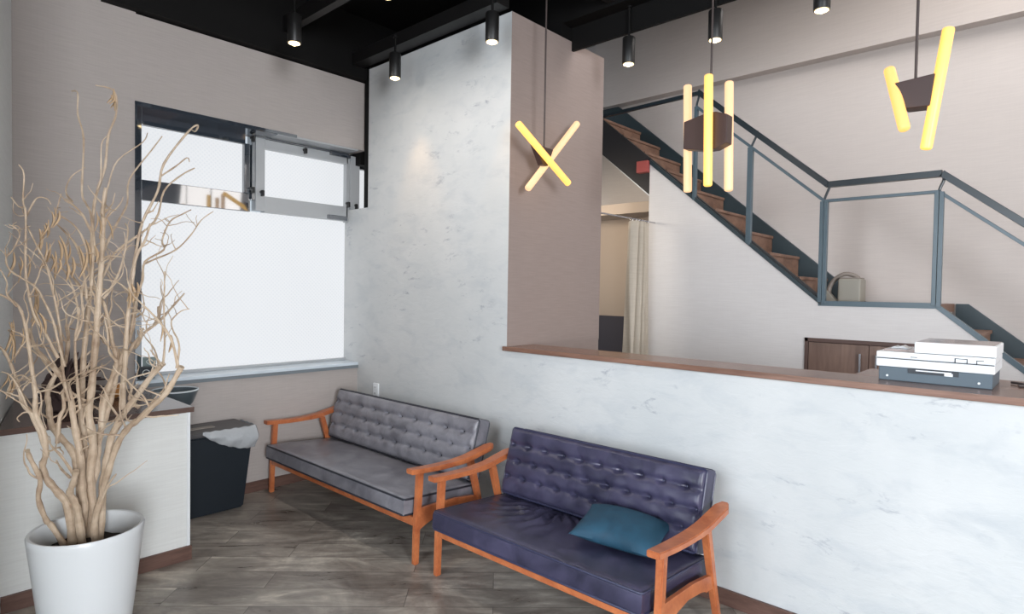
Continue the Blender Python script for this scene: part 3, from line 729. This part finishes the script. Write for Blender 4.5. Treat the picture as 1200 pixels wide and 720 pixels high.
# ------------------------------------------------------------ pendants of glowing tubes
def cyl_between(a, b, r, seg=20, bev=True):
    a = Vector(a); b = Vector(b); d = (b-a).normalized(); bm = bmesh.new(); k = r*0.45
    pts = [a, a+d*(k*0.3), a+d*k, b-d*k, b-d*(k*0.3), b]; tube(bm, pts, [r*0.7, r*0.9, r, r, r*0.9, r*0.7], seg); return bm
def pendant(label, loc, cord_top, bars, body_bm_fn, r=0.0235):
    t = thing('pendant_lamp', label, 'lamp', loc, None)
    bm = bmesh.new(); tube(bm, [(0, 0, 0.03), (0, 0, cord_top-loc[2])], 0.006, 8); obj('cord', bm, 'cord', t, True)
    bm = bmesh.new(); tube(bm, [(0, 0, cord_top-loc[2]-0.03), (0, 0, cord_top-loc[2])], 0.045, 20); obj('canopy', bm, 'blackmetal', t, True)
    obj('lamp_body', body_bm_fn(), 'lampbody', t)
    for a, b, mt in bars:
        a = Vector(a)-Vector(loc); b = Vector(b)-Vector(loc)
        o = obj('light_tube', cyl_between(a, b, r), mt, t, True)
    return t
def body1():
    bm = bmesh.new(); prism(bm, [(-0.09, 0.035), (0.10, 0.03), (0.045, -0.09), (-0.01, -0.09)], 'x', -0.045, 0.0, 0.004); return bm
pendant('pendant lamp of two crossed glowing tubes hanging by the taupe pillar', (-2.645, 3.165, 2.545), 3.62,
    [((-2.615, 2.865, 2.665), (-2.615, 3.405, 2.358), 'tube_y'), ((-2.695, 3.60, 2.835), (-2.695, 3.06, 2.285), 'tube_p')], body1)
def body2():
    bm = bmesh.new(); prism(bm, [(-0.155, -0.075), (-0.03, -0.10), (0.03, -0.10), (0.095, -0.075), (0.095, 0.075), (0.03, 0.10), (-0.03, 0.10), (-0.155, 0.075)], 'y', 0.0, 0.07, 0.004); return bm
pendant('pendant lamp of three upright glowing tubes hanging above the ledge', (-1.478, 3.17, 2.49), 3.7,
    [((-1.478, 3.14, 2.785), (-1.468, 3.14, 2.185), 'tube_y'), ((-1.655, 3.25, 2.795), (-1.640, 3.25, 2.185), 'tube_p'), ((-1.420, 3.27, 2.77), (-1.408, 3.27, 2.17), 'tube_p')], body2)
def body3():
    bm = bmesh.new(); prism(bm, [(-0.075, 0.035), (0.075, 0.045), (0.060, -0.09), (-0.035, -0.085)], 'y', -0.03, 0.06, 0.004); return bm
pendant('pendant lamp of two glowing tubes in a V, above the printer', (-0.54, 3.2, 2.525), 3.7,
    [((-0.648, 3.22, 2.645), (-0.563, 3.13, 2.335), 'tube_o'), ((-0.425, 3.20, 2.762), (-0.492, 3.19, 2.25), 'tube_y')], body3)

# ------------------------------------------------------------ ceiling spots
def spot(loc, label, top=3.43, power=7, aim=None, cone=48):
    t = thing('ceiling_spot', label, 'spotlight', loc, 'black cylinder spotlights under the ceiling')
    bm = bmesh.new(); lathe(bm, [(0.033, 0.006), (0.042, 0.0), (0.044, 0.004), (0.044, 0.178), (0.040, 0.184), (0.005, 0.185)], seg=28); obj('housing', bm, 'blackmetal', t, True)
    bm = bmesh.new(); tube(bm, [(0, 0, 0.18), (0, 0, top-loc[2])], 0.008, 8); tube(bm, [(0, 0, top-loc[2]-0.02), (0, 0, top-loc[2])], 0.018, 12); obj('stem', bm, 'black', t, True)
    bm = bmesh.new(); lathe(bm, [(0.034, 0.0), (0.036, -0.003), (0.022, -0.006), (0.010, -0.016), (0.003, -0.018)], seg=24); obj('lens', bm, 'spotlens', t, True)
    l = bpy.data.lights.new('spot_light', 'SPOT'); l.energy = power; l.color = (1.0, 0.62, 0.32) if cone < 60 else (1.0, 0.94, 0.88); l.spot_size = math.radians(cone); l.spot_blend = 0.8; l.shadow_soft_size = 0.03
    o = bpy.data.objects.new('spot_light', l); C.objects.link(o); o.parent = t; o.location = (0, 0, -0.03)
    d = Vector(aim) if aim else Vector((0, 0, -1)); o.rotation_euler = d.to_track_quat('-Z', 'Y').to_euler()
    return t
spot((-3.82, 2.80, 3.20), 'black cylinder spotlight nearest the window, close to the plaster wall', 3.52, 13, (0, 0.22, -1))
spot((-2.79, 2.80, 3.20), 'black cylinder spotlight just left of the taupe pillar corner', 3.60, 12, (0, 0.22, -1))
spot((-3.79, 1.975, 3.20), 'black cylinder spotlight hanging in the dark ceiling above the window', 3.60, 30, (0.1, 0.75, -1), 135)
spot((-2.80, 1.995, 3.20), 'black cylinder spotlight just peeking in at the top edge, nearer than the pillar corner spotlight', 3.60, 22, (0.1, 0.8, -1), 135)
spot((-2.33, 3.69, 3.20), 'leftmost of three black spotlights along the pale upper wall', 3.61, 8)
spot((-1.70, 3.69, 3.20), 'black spotlight directly behind the cord of the three-tube pendant', 3.61, 8)
spot((-1.08, 3.69, 3.20), 'rightmost black spotlight cut by the top edge', 3.61, 8)

# ------------------------------------------------------------ potted branches
pot = thing('potted_branches', 'tall bare curly branches in a white tapered pot', 'plant', (-3.08, 0.64, 0))
PC = (0.034, 0.031, 0)
bm = bmesh.new(); lathe(bm, [(0.135, 0.012), (0.145, 0.02), (0.170, 0.22), (0.198, 0.47), (0.207, 0.545), (0.209, 0.565), (0.204, 0.574), (0.194, 0.572), (0.186, 0.555), (0.178, 0.50), (0.171, 0.46)], PC, seg=56)
p_ = obj('pot', bm, 'potwhite', pot, True)
bm = bmesh.new(); lathe(bm, [(0.172, 0.44), (0.172, 0.482), (0.10, 0.490), (0.02, 0.494)], PC, seg=32)
for v in bm.verts:
    if v.co.z > 0.481: v.co.z += random.uniform(-0.006, 0.006)
obj('soil', bm, 'soil', pot, True)
bm = bmesh.new(); lathe(bm, [(0.195, 0.0), (0.232, 0.004), (0.242, 0.022), (0.236, 0.024), (0.205, 0.010), (0.02, 0.009)], PC, seg=44); obj('saucer', bm, 'redlit', pot, True)
BRANCHES = [
 [(-0.037,-0.034,0.489,0.0119),(-0.061,-0.076,0.582,0.0112),(-0.057,-0.094,0.61,0.0106),(-0.063,-0.119,0.704,0.01),(-0.039,-0.117,0.792,0.0094),(-0.052,-0.148,0.884,0.0088),(-0.04,-0.158,0.92,0.0082)],
 [(-0.036,-0.007,0.474,0.0171),(-0.038,-0.022,0.65,0.016),(-0.06,-0.059,0.727,0.0148),(-0.076,-0.091,0.785,0.0137),(-0.071,-0.103,0.843,0.0126),(-0.044,-0.096,0.893,0.0115),(-0.039,-0.108,0.957,0.0105),(-0.058,-0.141,1.065,0.0094),(-0.067,-0.167,1.106,0.0084),(-0.064,-0.181,1.175,0.0073),(-0.068,-0.202,1.263,0.0063),(-0.075,-0.225,1.326,0.0053),(-0.077,-0.245,1.351,0.0043)],
 [(-0.045,-0.096,0.893,0.0116),(-0.029,-0.104,0.976,0.0107),(-0.034,-0.131,1.067,0.0097),(-0.016,-0.136,1.158,0.0087),(-0.006,-0.149,1.265,0.0078),(0.005,-0.161,1.37,0.0069),(0.013,-0.175,1.456,0.006),(0.016,-0.197,1.517,0.0051),(-0.011,-0.245,1.557,0.0042)],
 [(0.02,0.017,0.483,0.017),(0.031,0.0,0.626,0.0157),(0.048,-0.015,0.688,0.0144),(0.059,-0.035,0.739,0.0132),(0.097,-0.031,0.789,0.012),(0.132,-0.029,0.846,0.0108)],
 [(-0.046,0.029,0.58,0.0158),(-0.07,0.022,0.762,0.015),(-0.101,0.007,0.871,0.0141),(-0.152,-0.029,0.935,0.0133),(-0.19,-0.052,0.988,0.0124),(-0.209,-0.057,1.069,0.0115),(-0.222,-0.058,1.124,0.0107),(-0.206,-0.03,1.206,0.0098),(-0.188,-0.003,1.254,0.0089),(-0.188,0.01,1.348,0.008),(-0.204,0.007,1.423,0.0071)],
 [(-0.053,0.018,0.469,0.0187),(-0.035,0.033,0.619,0.0173),(-0.037,0.027,0.731,0.0159),(-0.039,0.022,0.861,0.0145),(-0.056,0.004,1.002,0.0131),(-0.069,-0.011,1.138,0.0117),(-0.1,-0.044,1.222,0.0103),(-0.143,-0.089,1.291,0.009),(-0.164,-0.114,1.338,0.0076),(-0.175,-0.13,1.41,0.0062)],
 [(-0.069,0.071,0.456,0.0176),(-0.094,0.064,0.595,0.0167),(-0.118,0.057,0.717,0.0159),(-0.126,0.065,0.809,0.015),(-0.146,0.06,0.883,0.0141),(-0.171,0.053,1.022,0.0132),(-0.181,0.059,1.116,0.0123),(-0.19,0.067,1.268,0.0113),(-0.195,0.078,1.383,0.0104),(-0.198,0.092,1.537,0.0095),(-0.201,0.103,1.615,0.0086),(-0.218,0.103,1.732,0.0076),(-0.224,0.111,1.802,0.0067)],
 [(-0.058,0.081,0.464,0.0205),(-0.063,0.076,0.6,0.0193),(-0.076,0.064,0.752,0.0181),(-0.064,0.074,0.896,0.0169),(-0.077,0.061,1.035,0.0158),(-0.066,0.068,1.129,0.0146),(-0.054,0.082,1.354,0.0134),(-0.046,0.089,1.503,0.0122),(-0.037,0.097,1.652,0.011),(-0.03,0.102,1.763,0.0098),(-0.025,0.104,1.867,0.0087),(-0.025,0.101,1.922,0.0075),(-0.012,0.11,2.021,0.0063)],
 [(-0.053,0.087,0.486,0.0176),(-0.088,0.076,0.594,0.0168),(-0.116,0.069,0.677,0.016),(-0.111,0.094,0.753,0.0153),(-0.122,0.103,0.841,0.0145),(-0.131,0.115,0.922,0.0136),(-0.126,0.14,1.017,0.0128),(-0.123,0.163,1.111,0.012),(-0.124,0.183,1.227,0.0112),(-0.107,0.22,1.343,0.0103),(-0.106,0.24,1.421,0.0095),(-0.115,0.253,1.539,0.0086),(-0.146,0.244,1.606,0.0077)],
 [(0.059,0.054,0.491,0.0141),(0.073,0.048,0.599,0.0137),(0.113,0.066,0.721,0.0133),(0.143,0.074,0.798,0.0129),(0.19,0.1,0.938,0.0125),(0.241,0.126,1.013,0.0122),(0.289,0.15,1.052,0.0118),(0.352,0.187,1.116,0.0114),(0.407,0.217,1.171,0.011),(0.467,0.253,1.278,0.0106)],
 [(0.012,0.078,0.47,0.0173),(0.016,0.09,0.692,0.0163),(0.023,0.101,0.814,0.0153),(0.036,0.117,0.933,0.0143),(0.066,0.147,1.026,0.0133),(0.112,0.193,1.119,0.0123),(0.159,0.239,1.212,0.0114),(0.195,0.274,1.265,0.0104)],
 [(0.193,0.272,1.257,0.0051),(0.213,0.272,1.362,0.0042),(0.225,0.265,1.51,0.0033),(0.241,0.263,1.662,0.0025)],
 [(0.457,0.244,1.271,0.0059),(0.437,0.229,1.373,0.0053),(0.413,0.208,1.43,0.0048),(0.378,0.179,1.481,0.0043),(0.339,0.144,1.531,0.0037),(0.313,0.122,1.565,0.0032),(0.299,0.11,1.615,0.0026)],
 [(0.452,0.239,1.271,0.0047),(0.44,0.253,1.344,0.0042),(0.416,0.255,1.384,0.0038),(0.384,0.249,1.417,0.0033),(0.359,0.251,1.457,0.0028),(0.369,0.283,1.496,0.0023),(0.376,0.314,1.506,0.0019)],
 [(-0.128,0.178,1.188,0.011),(-0.125,0.218,1.271,0.0095),(-0.12,0.258,1.341,0.0081),(-0.115,0.299,1.387,0.0066),(-0.102,0.346,1.427,0.005)],
 [(-0.117,0.332,1.414,0.0083),(-0.13,0.355,1.45,0.0081),(-0.159,0.364,1.498,0.0078)],
 [(-0.102,0.346,1.427,0.0063),(-0.117,0.403,1.49,0.005),(-0.124,0.467,1.565,0.0036)],
 [(-0.125,0.253,1.309,0.0089),(-0.081,0.261,1.351,0.0085),(-0.048,0.259,1.4,0.0081)],
 [(0.011,0.165,1.052,0.0123),(0.013,0.171,1.177,0.0113),(0.015,0.177,1.278,0.0103),(0.015,0.181,1.384,0.0092),(0.02,0.189,1.5,0.0082),(0.027,0.2,1.617,0.0072),(0.038,0.214,1.73,0.0062),(0.064,0.24,1.799,0.0051),(0.078,0.256,1.874,0.0041)],
 [(-0.112,0.117,0.964,0.0135),(-0.109,0.123,1.056,0.0124),(-0.089,0.145,1.16,0.0114),(-0.07,0.166,1.256,0.0104),(-0.089,0.151,1.352,0.0093),(-0.103,0.142,1.44,0.0083),(-0.122,0.127,1.52,0.0073),(-0.149,0.104,1.577,0.0062),(-0.174,0.084,1.66,0.0052),(-0.193,0.069,1.729,0.0042)],
 [(-0.012,0.151,1.263,0.0065),(-0.019,0.124,1.309,0.005),(-0.007,0.115,1.392,0.0036),(-0.001,0.101,1.46,0.0022)],
 [(-0.036,0.078,1.725,0.0054),(-0.088,0.074,1.902,0.0051),(-0.14,0.067,1.957,0.0048),(-0.19,0.062,2.018,0.0045),(-0.226,0.077,2.257,0.0041),(-0.284,0.067,2.377,0.0038),(-0.321,0.075,2.483,0.0034),(-0.376,0.063,2.5,0.0031)],
 [(-0.167,0.089,1.615,0.0073),(-0.159,0.097,1.909,0.0066),(-0.14,0.109,2.019,0.006),(-0.109,0.131,2.125,0.0054),(-0.094,0.14,2.264,0.0048),(-0.063,0.162,2.357,0.0041),(-0.063,0.156,2.457,0.0035),(-0.117,0.098,2.48,0.0029)],
 [(-0.098,0.099,2.021,0.0039),(-0.088,0.11,2.074,0.0032),(-0.09,0.113,2.217,0.0026),(-0.074,0.129,2.255,0.0019)],
 [(-0.078,0.107,1.728,0.0042),(-0.129,0.135,1.953,0.0038),(-0.179,0.161,2.057,0.0034),(-0.209,0.206,2.181,0.003),(-0.183,0.301,2.278,0.0026),(-0.223,0.334,2.336,0.0021)],
 [(-0.085,0.099,1.69,0.0058),(-0.114,0.145,1.8,0.0053),(-0.143,0.189,1.89,0.0048),(-0.171,0.234,1.979,0.0043),(-0.223,0.258,2.103,0.0037),(-0.209,0.345,2.25,0.0031),(-0.227,0.399,2.333,0.0025)],
 [(0.026,0.197,1.561,0.0071),(-0.0,0.205,1.606,0.0067),(-0.015,0.226,1.744,0.0063),(-0.022,0.255,1.888,0.0059),(0.0,0.31,2.032,0.0054),(-0.008,0.338,2.161,0.005),(0.047,0.424,2.317,0.0045),(0.055,0.462,2.352,0.0041),(0.023,0.463,2.329,0.0036),(-0.016,0.458,2.343,0.0031)],
 [(-0.072,0.343,2.111,0.0041),(-0.035,0.397,2.162,0.0034),(-0.012,0.438,2.206,0.0028),(-0.017,0.451,2.189,0.0021)],
 [(-0.075,0.106,1.615,0.0065),(-0.11,0.144,1.689,0.0059),(-0.139,0.188,1.761,0.0054),(-0.075,0.319,1.898,0.0048),(-0.102,0.368,2.049,0.0042),(-0.099,0.441,2.133,0.0035),(-0.105,0.506,2.18,0.0029)],
 [(-0.085,0.224,1.384,0.0067),(-0.084,0.248,1.54,0.0062),(-0.08,0.271,1.623,0.0057),(-0.088,0.284,1.71,0.0051),(-0.039,0.348,1.768,0.0046),(-0.06,0.347,1.812,0.0041),(-0.05,0.377,1.902,0.0035),(-0.02,0.422,1.94,0.003),(-0.005,0.455,1.963,0.0024)],
 [(-0.124,0.295,1.703,0.0048),(-0.121,0.334,1.725,0.0043),(-0.077,0.412,1.773,0.0038),(-0.053,0.472,1.849,0.0033),(-0.046,0.516,1.923,0.0027),(-0.031,0.566,1.969,0.0022)],
 [(0.041,-0.07,1.298,0.0066),(0.01,-0.104,1.395,0.0061),(-0.02,-0.137,1.471,0.0055),(-0.033,-0.154,1.575,0.005),(-0.035,-0.162,1.668,0.0044),(-0.033,-0.161,1.874,0.0039),(-0.035,-0.169,1.935,0.0034),(-0.027,-0.167,2.04,0.0029),(-0.036,-0.182,2.076,0.0023)],
 [(-0.018,-0.172,1.906,0.0035),(0.001,-0.188,1.905,0.0026),(0.01,-0.213,1.939,0.0019)],
 [(0.063,-0.052,1.263,0.0054),(0.051,-0.072,1.368,0.005),(0.046,-0.088,1.455,0.0047),(0.025,-0.117,1.541,0.0044),(0.011,-0.142,1.592,0.004),(-0.046,-0.206,1.649,0.0037),(-0.049,-0.221,1.699,0.0033),(-0.018,-0.204,1.733,0.003),(0.013,-0.187,1.79,0.0027),(0.016,-0.198,1.816,0.0023),(0.006,-0.22,1.831,0.002)],
 [(0.04,-0.2,1.508,0.0037),(0.03,-0.23,1.558,0.0031),(0.05,-0.232,1.604,0.0026),(0.051,-0.253,1.656,0.002)],
 [(-0.073,-0.155,1.867,0.0039),(-0.074,-0.138,1.914,0.0035),(-0.071,-0.116,1.955,0.003),(-0.058,-0.087,1.953,0.0026),(-0.059,-0.073,1.931,0.0021)],
 [(-0.117,0.064,1.539,0.0055),(-0.142,0.057,1.659,0.005),(-0.18,0.037,1.776,0.0046),(-0.237,-0.001,1.844,0.0041),(-0.273,-0.022,1.886,0.0036),(-0.274,-0.009,1.956,0.0031),(-0.275,0.003,2.007,0.0026)],
 [(-0.176,0.025,1.963,0.0039),(-0.241,0.013,2.016,0.0033),(-0.263,0.039,2.088,0.0027),(-0.259,0.09,2.137,0.002)],
 [(-0.105,0.078,1.596,0.0071),(-0.09,0.081,1.794,0.0063),(-0.097,0.061,1.867,0.0055),(-0.108,0.035,1.921,0.0046),(-0.138,-0.008,1.97,0.0038)],
 [(-0.141,0.076,1.728,0.0049),(-0.161,0.052,1.822,0.0041),(-0.19,0.018,1.877,0.0034),(-0.224,-0.022,1.902,0.0026)],
 [(-0.041,-0.017,1.105,0.0069),(-0.046,-0.036,1.216,0.0063),(-0.038,-0.044,1.361,0.0057),(-0.034,-0.056,1.469,0.0052),(-0.035,-0.073,1.576,0.0046),(-0.041,-0.094,1.681,0.0041),(-0.051,-0.12,1.75,0.0035),(-0.072,-0.155,1.846,0.003)],
 [(-0.005,0.015,1.07,0.0062),(-0.04,0.01,1.212,0.0057),(-0.07,0.011,1.356,0.0053),(-0.082,0.026,1.466,0.0048),(-0.122,0.016,1.576,0.0043),(-0.172,-0.005,1.657,0.0038),(-0.244,-0.046,1.724,0.0032)],
 [(-0.134,-0.041,0.91,0.0095),(-0.141,-0.031,1.019,0.0084),(-0.141,-0.015,1.062,0.0073),(-0.161,-0.017,1.127,0.0062),(-0.161,-0.005,1.088,0.005),(-0.161,0.01,1.143,0.0039)],
 [(-0.01,0.0,0.78,0.0069),(-0.018,-0.049,0.879,0.0055),(-0.004,-0.08,0.923,0.0042),(0.023,-0.099,0.96,0.003)],
 [(-0.029,-0.017,0.779,0.0056),(0.016,-0.055,0.833,0.0043),(0.073,-0.083,0.886,0.003)],
 [(0.187,0.043,0.709,0.006),(0.234,0.055,0.787,0.0044),(0.287,0.072,0.844,0.0029)],
 [(-0.004,0.021,1.215,0.0056),(-0.021,0.074,1.238,0.0043),(-0.048,0.118,1.247,0.0029)],
 [(-0.05,0.043,1.097,0.007),(-0.089,0.008,1.126,0.0057),(-0.111,-0.012,1.151,0.0044),(-0.132,-0.032,1.125,0.0032)],
 [(-0.042,-0.155,1.087,0.0054),(-0.031,-0.186,1.179,0.0043),(-0.015,-0.215,1.235,0.0033),(0.003,-0.243,1.253,0.0023)],
 [(-0.09,-0.127,1.184,0.0043),(-0.064,-0.17,1.226,0.0034),(-0.031,-0.207,1.212,0.0025),(0.02,-0.23,1.173,0.0019)],
 [(-0.046,0.248,1.041,0.0087),(-0.079,0.219,1.079,0.0069),(-0.075,0.225,1.126,0.0051),(-0.093,0.209,1.173,0.0034)],
 [(0.248,0.254,1.257,0.0044),(0.222,0.233,1.3,0.0033),(0.206,0.218,1.328,0.0022)],
 [(0.373,0.231,1.173,0.0048),(0.307,0.239,1.206,0.0035),(0.24,0.247,1.227,0.0022)],
 [(-0.064,0.113,1.54,0.0065),(-0.064,0.142,1.586,0.0057),(-0.061,0.174,1.662,0.005),(-0.07,0.197,1.748,0.0042),(-0.084,0.214,1.85,0.0035),(-0.117,0.212,1.883,0.0027)],
 [(-0.111,0.095,1.463,0.0065),(-0.17,0.07,1.545,0.0056),(-0.242,0.034,1.644,0.0046),(-0.292,0.019,1.729,0.0037),(-0.307,0.035,1.789,0.0027)],
 [(-0.03,0.002,1.359,0.0062),(-0.057,0.036,1.459,0.0056),(-0.111,0.044,1.569,0.0049),(-0.138,0.076,1.645,0.0042),(-0.114,0.155,1.708,0.0034),(-0.117,0.209,1.773,0.0027)]]
LEAVES = [(-0.247,-0.059,1.868,0.067,0.0063,0.24),(-0.168,-0.084,1.831,0.092,0.0053,-0.34),(-0.103,-0.106,1.831,0.11,0.0068,0.04),(-0.092,-0.091,1.847,0.061,0.0049,-0.18),(-0.06,-0.082,1.868,0.087,0.0039,-0.48),(0.078,0.021,1.735,0.116,0.0057,-0.32),(-0.097,0.055,1.798,0.118,0.0061,0.29),(0.092,0.045,1.762,0.072,0.006,0.22),(0.012,0.007,1.76,0.114,0.005,0.33),(-0.016,-0.053,1.801,0.118,0.0053,0.42),(-0.159,-0.06,1.775,0.112,0.0058,-0.33),(-0.208,-0.044,1.73,0.113,0.0068,0.21),(-0.101,-0.081,1.776,0.128,0.0042,-0.29),(-0.068,-0.047,1.785,0.092,0.0063,0.23),(-0.197,-0.034,1.745,0.094,0.0056,-0.23),(-0.111,-0.196,1.441,0.135,0.0064,-0.26),(-0.1,-0.192,1.449,0.15,0.0031,-0.14),(-0.1,-0.205,1.442,0.168,0.0031,0.23),(-0.049,-0.21,1.399,0.104,0.0037,0.19),(-0.127,-0.158,1.414,0.108,0.0031,-0.16),(-0.169,-0.113,1.566,0.1,0.0031,-0.05),(-0.219,-0.107,1.602,0.13,0.0064,0.21),(-0.12,-0.118,1.525,0.098,0.0034,-0.05),(-0.237,-0.088,1.534,0.107,0.0051,-0.36),(-0.331,-0.141,1.691,0.091,0.0031,0.06),(-0.067,-0.175,1.711,0.071,0.0034,0.14),(-0.157,-0.133,1.722,0.118,0.0039,-0.06),(-0.121,-0.187,1.729,0.105,0.0058,-0.24),(0.112,0.11,2.399,0.048,0.0046,-0.39),(0.027,0.133,2.412,0.056,0.0039,-0.28),(0.074,0.108,2.402,0.073,0.0038,0.41),(-0.047,0.149,2.464,0.071,0.0053,-0.45),(0.185,0.147,1.601,0.069,0.0062,-0.13),(0.18,0.177,1.613,0.08,0.0069,-0.13),(0.304,0.121,1.607,0.077,0.0064,0.17),(0.296,0.112,1.592,0.086,0.0038,0.09),(0.014,-0.132,1.47,0.092,0.0033,0.25),(-0.033,-0.134,1.497,0.072,0.006,-0.1),(0.005,-0.124,1.483,0.089,0.0056,0.46),(-0.076,0.004,1.717,0.09,0.0059,-0.0),(-0.015,-0.055,1.707,0.065,0.0051,-0.02),(-0.166,0.012,1.774,0.095,0.0042,-0.27),(-0.033,-0.027,1.697,0.084,0.0067,0.09),(-0.178,-0.04,1.933,0.081,0.0036,-0.08),(0.067,-0.07,1.898,0.075,0.0056,-0.37),(-0.024,-0.077,1.896,0.066,0.0048,0.02),(0.371,0.209,1.458,0.084,0.0034,0.02),(0.238,0.289,1.39,0.076,0.0058,-0.1),(-0.362,-0.175,1.205,0.076,0.0048,-0.47),(-0.231,-0.19,1.201,0.093,0.0049,-0.1),(-0.255,-0.173,1.201,0.092,0.0068,-0.17),(-0.015,0.084,1.896,0.098,0.0039,0.12),(0.079,0.055,1.906,0.085,0.003,-0.04),(0.022,0.106,1.885,0.096,0.0031,0.44)]
rb_ = random.Random(5)
def wander(p, d, L, r, curl, n=9):
    pts = [tuple(p)]; q = Vector(p); d = Vector(d).normalized(); ax = Vector((rb_.gauss(0, 1), rb_.gauss(0, 1), rb_.gauss(0, 1))).normalized()
    for i in range(n):
        d = (d + ax.cross(d)*curl*rb_.uniform(0.1, 0.6) + Vector((rb_.gauss(0, .16), rb_.gauss(0, .16), rb_.gauss(0.04, .16)))).normalized()
        if rb_.random() < 0.3: ax = -ax
        q = q+d*L/n; pts.append(tuple(q))
    return pts
for bi, br in enumerate(BRANCHES):
    bm = bmesh.new(); pts = spline([Vector(p[:3]) for p in br], 4); rr = []
    for i in range(len(br)-1): rr += [br[i][3]+(br[i+1][3]-br[i][3])*k/4 for k in range(4)]
    rr.append(br[-1][3])
    # slight knobbly thickness
    rr = [r*(1+0.13*math.sin(i*1.9+bi)) for i, r in enumerate(rr)]
    tube(bm, pts, rr, 9 if br[0][3] > 0.008 else 6)
    L = sum((pts[i+1]-pts[i]).length for i in range(len(pts)-1))
    hi_z = max(p.z for p in pts)
    ntw = int(L*12) if hi_z > 0.95 else 1
    for _ in range(ntw):
        k = rb_.randrange(max(1, int(len(pts)*0.35)), len(pts)-1); p = pts[k]
        if p.z < 0.75 or p.z > 1.95: continue
        side = Vector((rb_.gauss(0, .6), rb_.gauss(0, .6), rb_.uniform(-.1, 1.0)))
        ln = rb_.uniform(0.06, 0.24)*(1.1 if p.z < 1.7 else 0.6); r0_ = max(0.0022, min(rr[k]*0.6, 0.0045))
        tw = wander(p, side, ln, r0_, rb_.uniform(-0.9, 0.9)); n = len(tw)
        if any(q[1]+0.64-(0.656-0.211*(q[0]-3.08+4.67)) < 0.03 for q in tw): continue
        tube(bm, spline(tw, 2), [max(0.0013, r0_*(1-0.6*i/(2*n-2))) for i in range(2*n-1)], 5)
    obj('branch', bm, 'branch', pot, True)
# hanging dry leaves in the crown: (x px-free) local positions
def leaf(p, L, wd, tilt, mt):
    bm = bmesh.new(); N = 8; p = Vector(p); d = Vector((math.sin(tilt)*0.5, math.sin(tilt)*0.5, -math.cos(tilt))).normalized(); s = d.cross(Vector((0.7, -0.7, 0.2))).normalized(); nrm = d.cross(s)
    prev = None
    for i in range(N+1):
        u = i/N; c = p+d*L*u+nrm*0.010*math.sin(u*4); w_ = wd*math.sin(math.pi*min(0.97, u*0.9+0.06))**0.8
        row = [bm.verts.new(c-s*w_+nrm*w_*0.5), bm.verts.new(c), bm.verts.new(c+s*w_+nrm*w_*0.5)]
        if prev:
            for k in range(2): bm.faces.new((prev[k], prev[k+1], row[k+1], row[k]))
        prev = row
    o = obj('dry_leaf', bm, mt, pot, True); sm = o.modifiers.new('thick', 'SOLIDIFY'); sm.thickness = 0.0015
for q in LEAVES: leaf(q[:3], q[3], q[4], q[5], 'husk')
# dark dried bundle behind, on the counter
gb = thing('dried_bundle', 'dark brown dried foliage bundle on the counter behind the branches', 'dried plant', (-4.13, 0.80, 0.90))
bm = bmesh.new()
rg = random.Random(3)
for i in range(170):
    a = rg.uniform(0, 2*math.pi); e = rg.uniform(0.1, 1.35); L = rg.uniform(0.16, 0.30)
    d = Vector((math.cos(a)*math.cos(e)*0.7, math.sin(a)*math.cos(e)*0.7, math.sin(e)))
    p0 = Vector((rg.uniform(-.03, .03), rg.uniform(-.03, .03), 0.03)); p3 = p0+d*L*1.15; p3.z = max(0.02, p3.z-0.06*math.cos(e)); p1 = p0+d*L*0.5+Vector((0, 0, 0.04))
    p3.x = max(-0.3, min(0.3, p3.x)); p3.y = max(-0.02 if p3.x > 0 else 0.0, p3.y) if p3.y < 0 else p3.y
    tube(bm, spline([p0, p1, p3], 4), [0.008, 0.009, 0.011, 0.012, 0.012, 0.011, 0.008, 0.006, 0.003], 5)
obj('foliage', bm, 'huskdark', gb, True)
bm = bmesh.new(); lathe(bm, [(0.07, 0), (0.085, 0.01), (0.075, 0.06), (0.05, 0.075)], seg=24); obj('base', bm, 'huskdark', gb, True)
bm = bmesh.new(); b2 = bmesh.new(); bmesh.ops.create_icosphere(b2, subdivisions=3, radius=0.05)
for v in b2.verts: v.co *= 1+0.18*math.sin(v.co.x*90)*math.sin(v.co.y*80+1)*math.sin(v.co.z*70); v.co.z *= 0.95
merge(bm, b2); o = obj('dried_gourd', bm, 'orangedry', None, True); o.location = (-4.35, 1.10, 0.9475)
tag(o, 'small orange-brown dried gourd on the counter, right of the dark bundle', 'gourd')
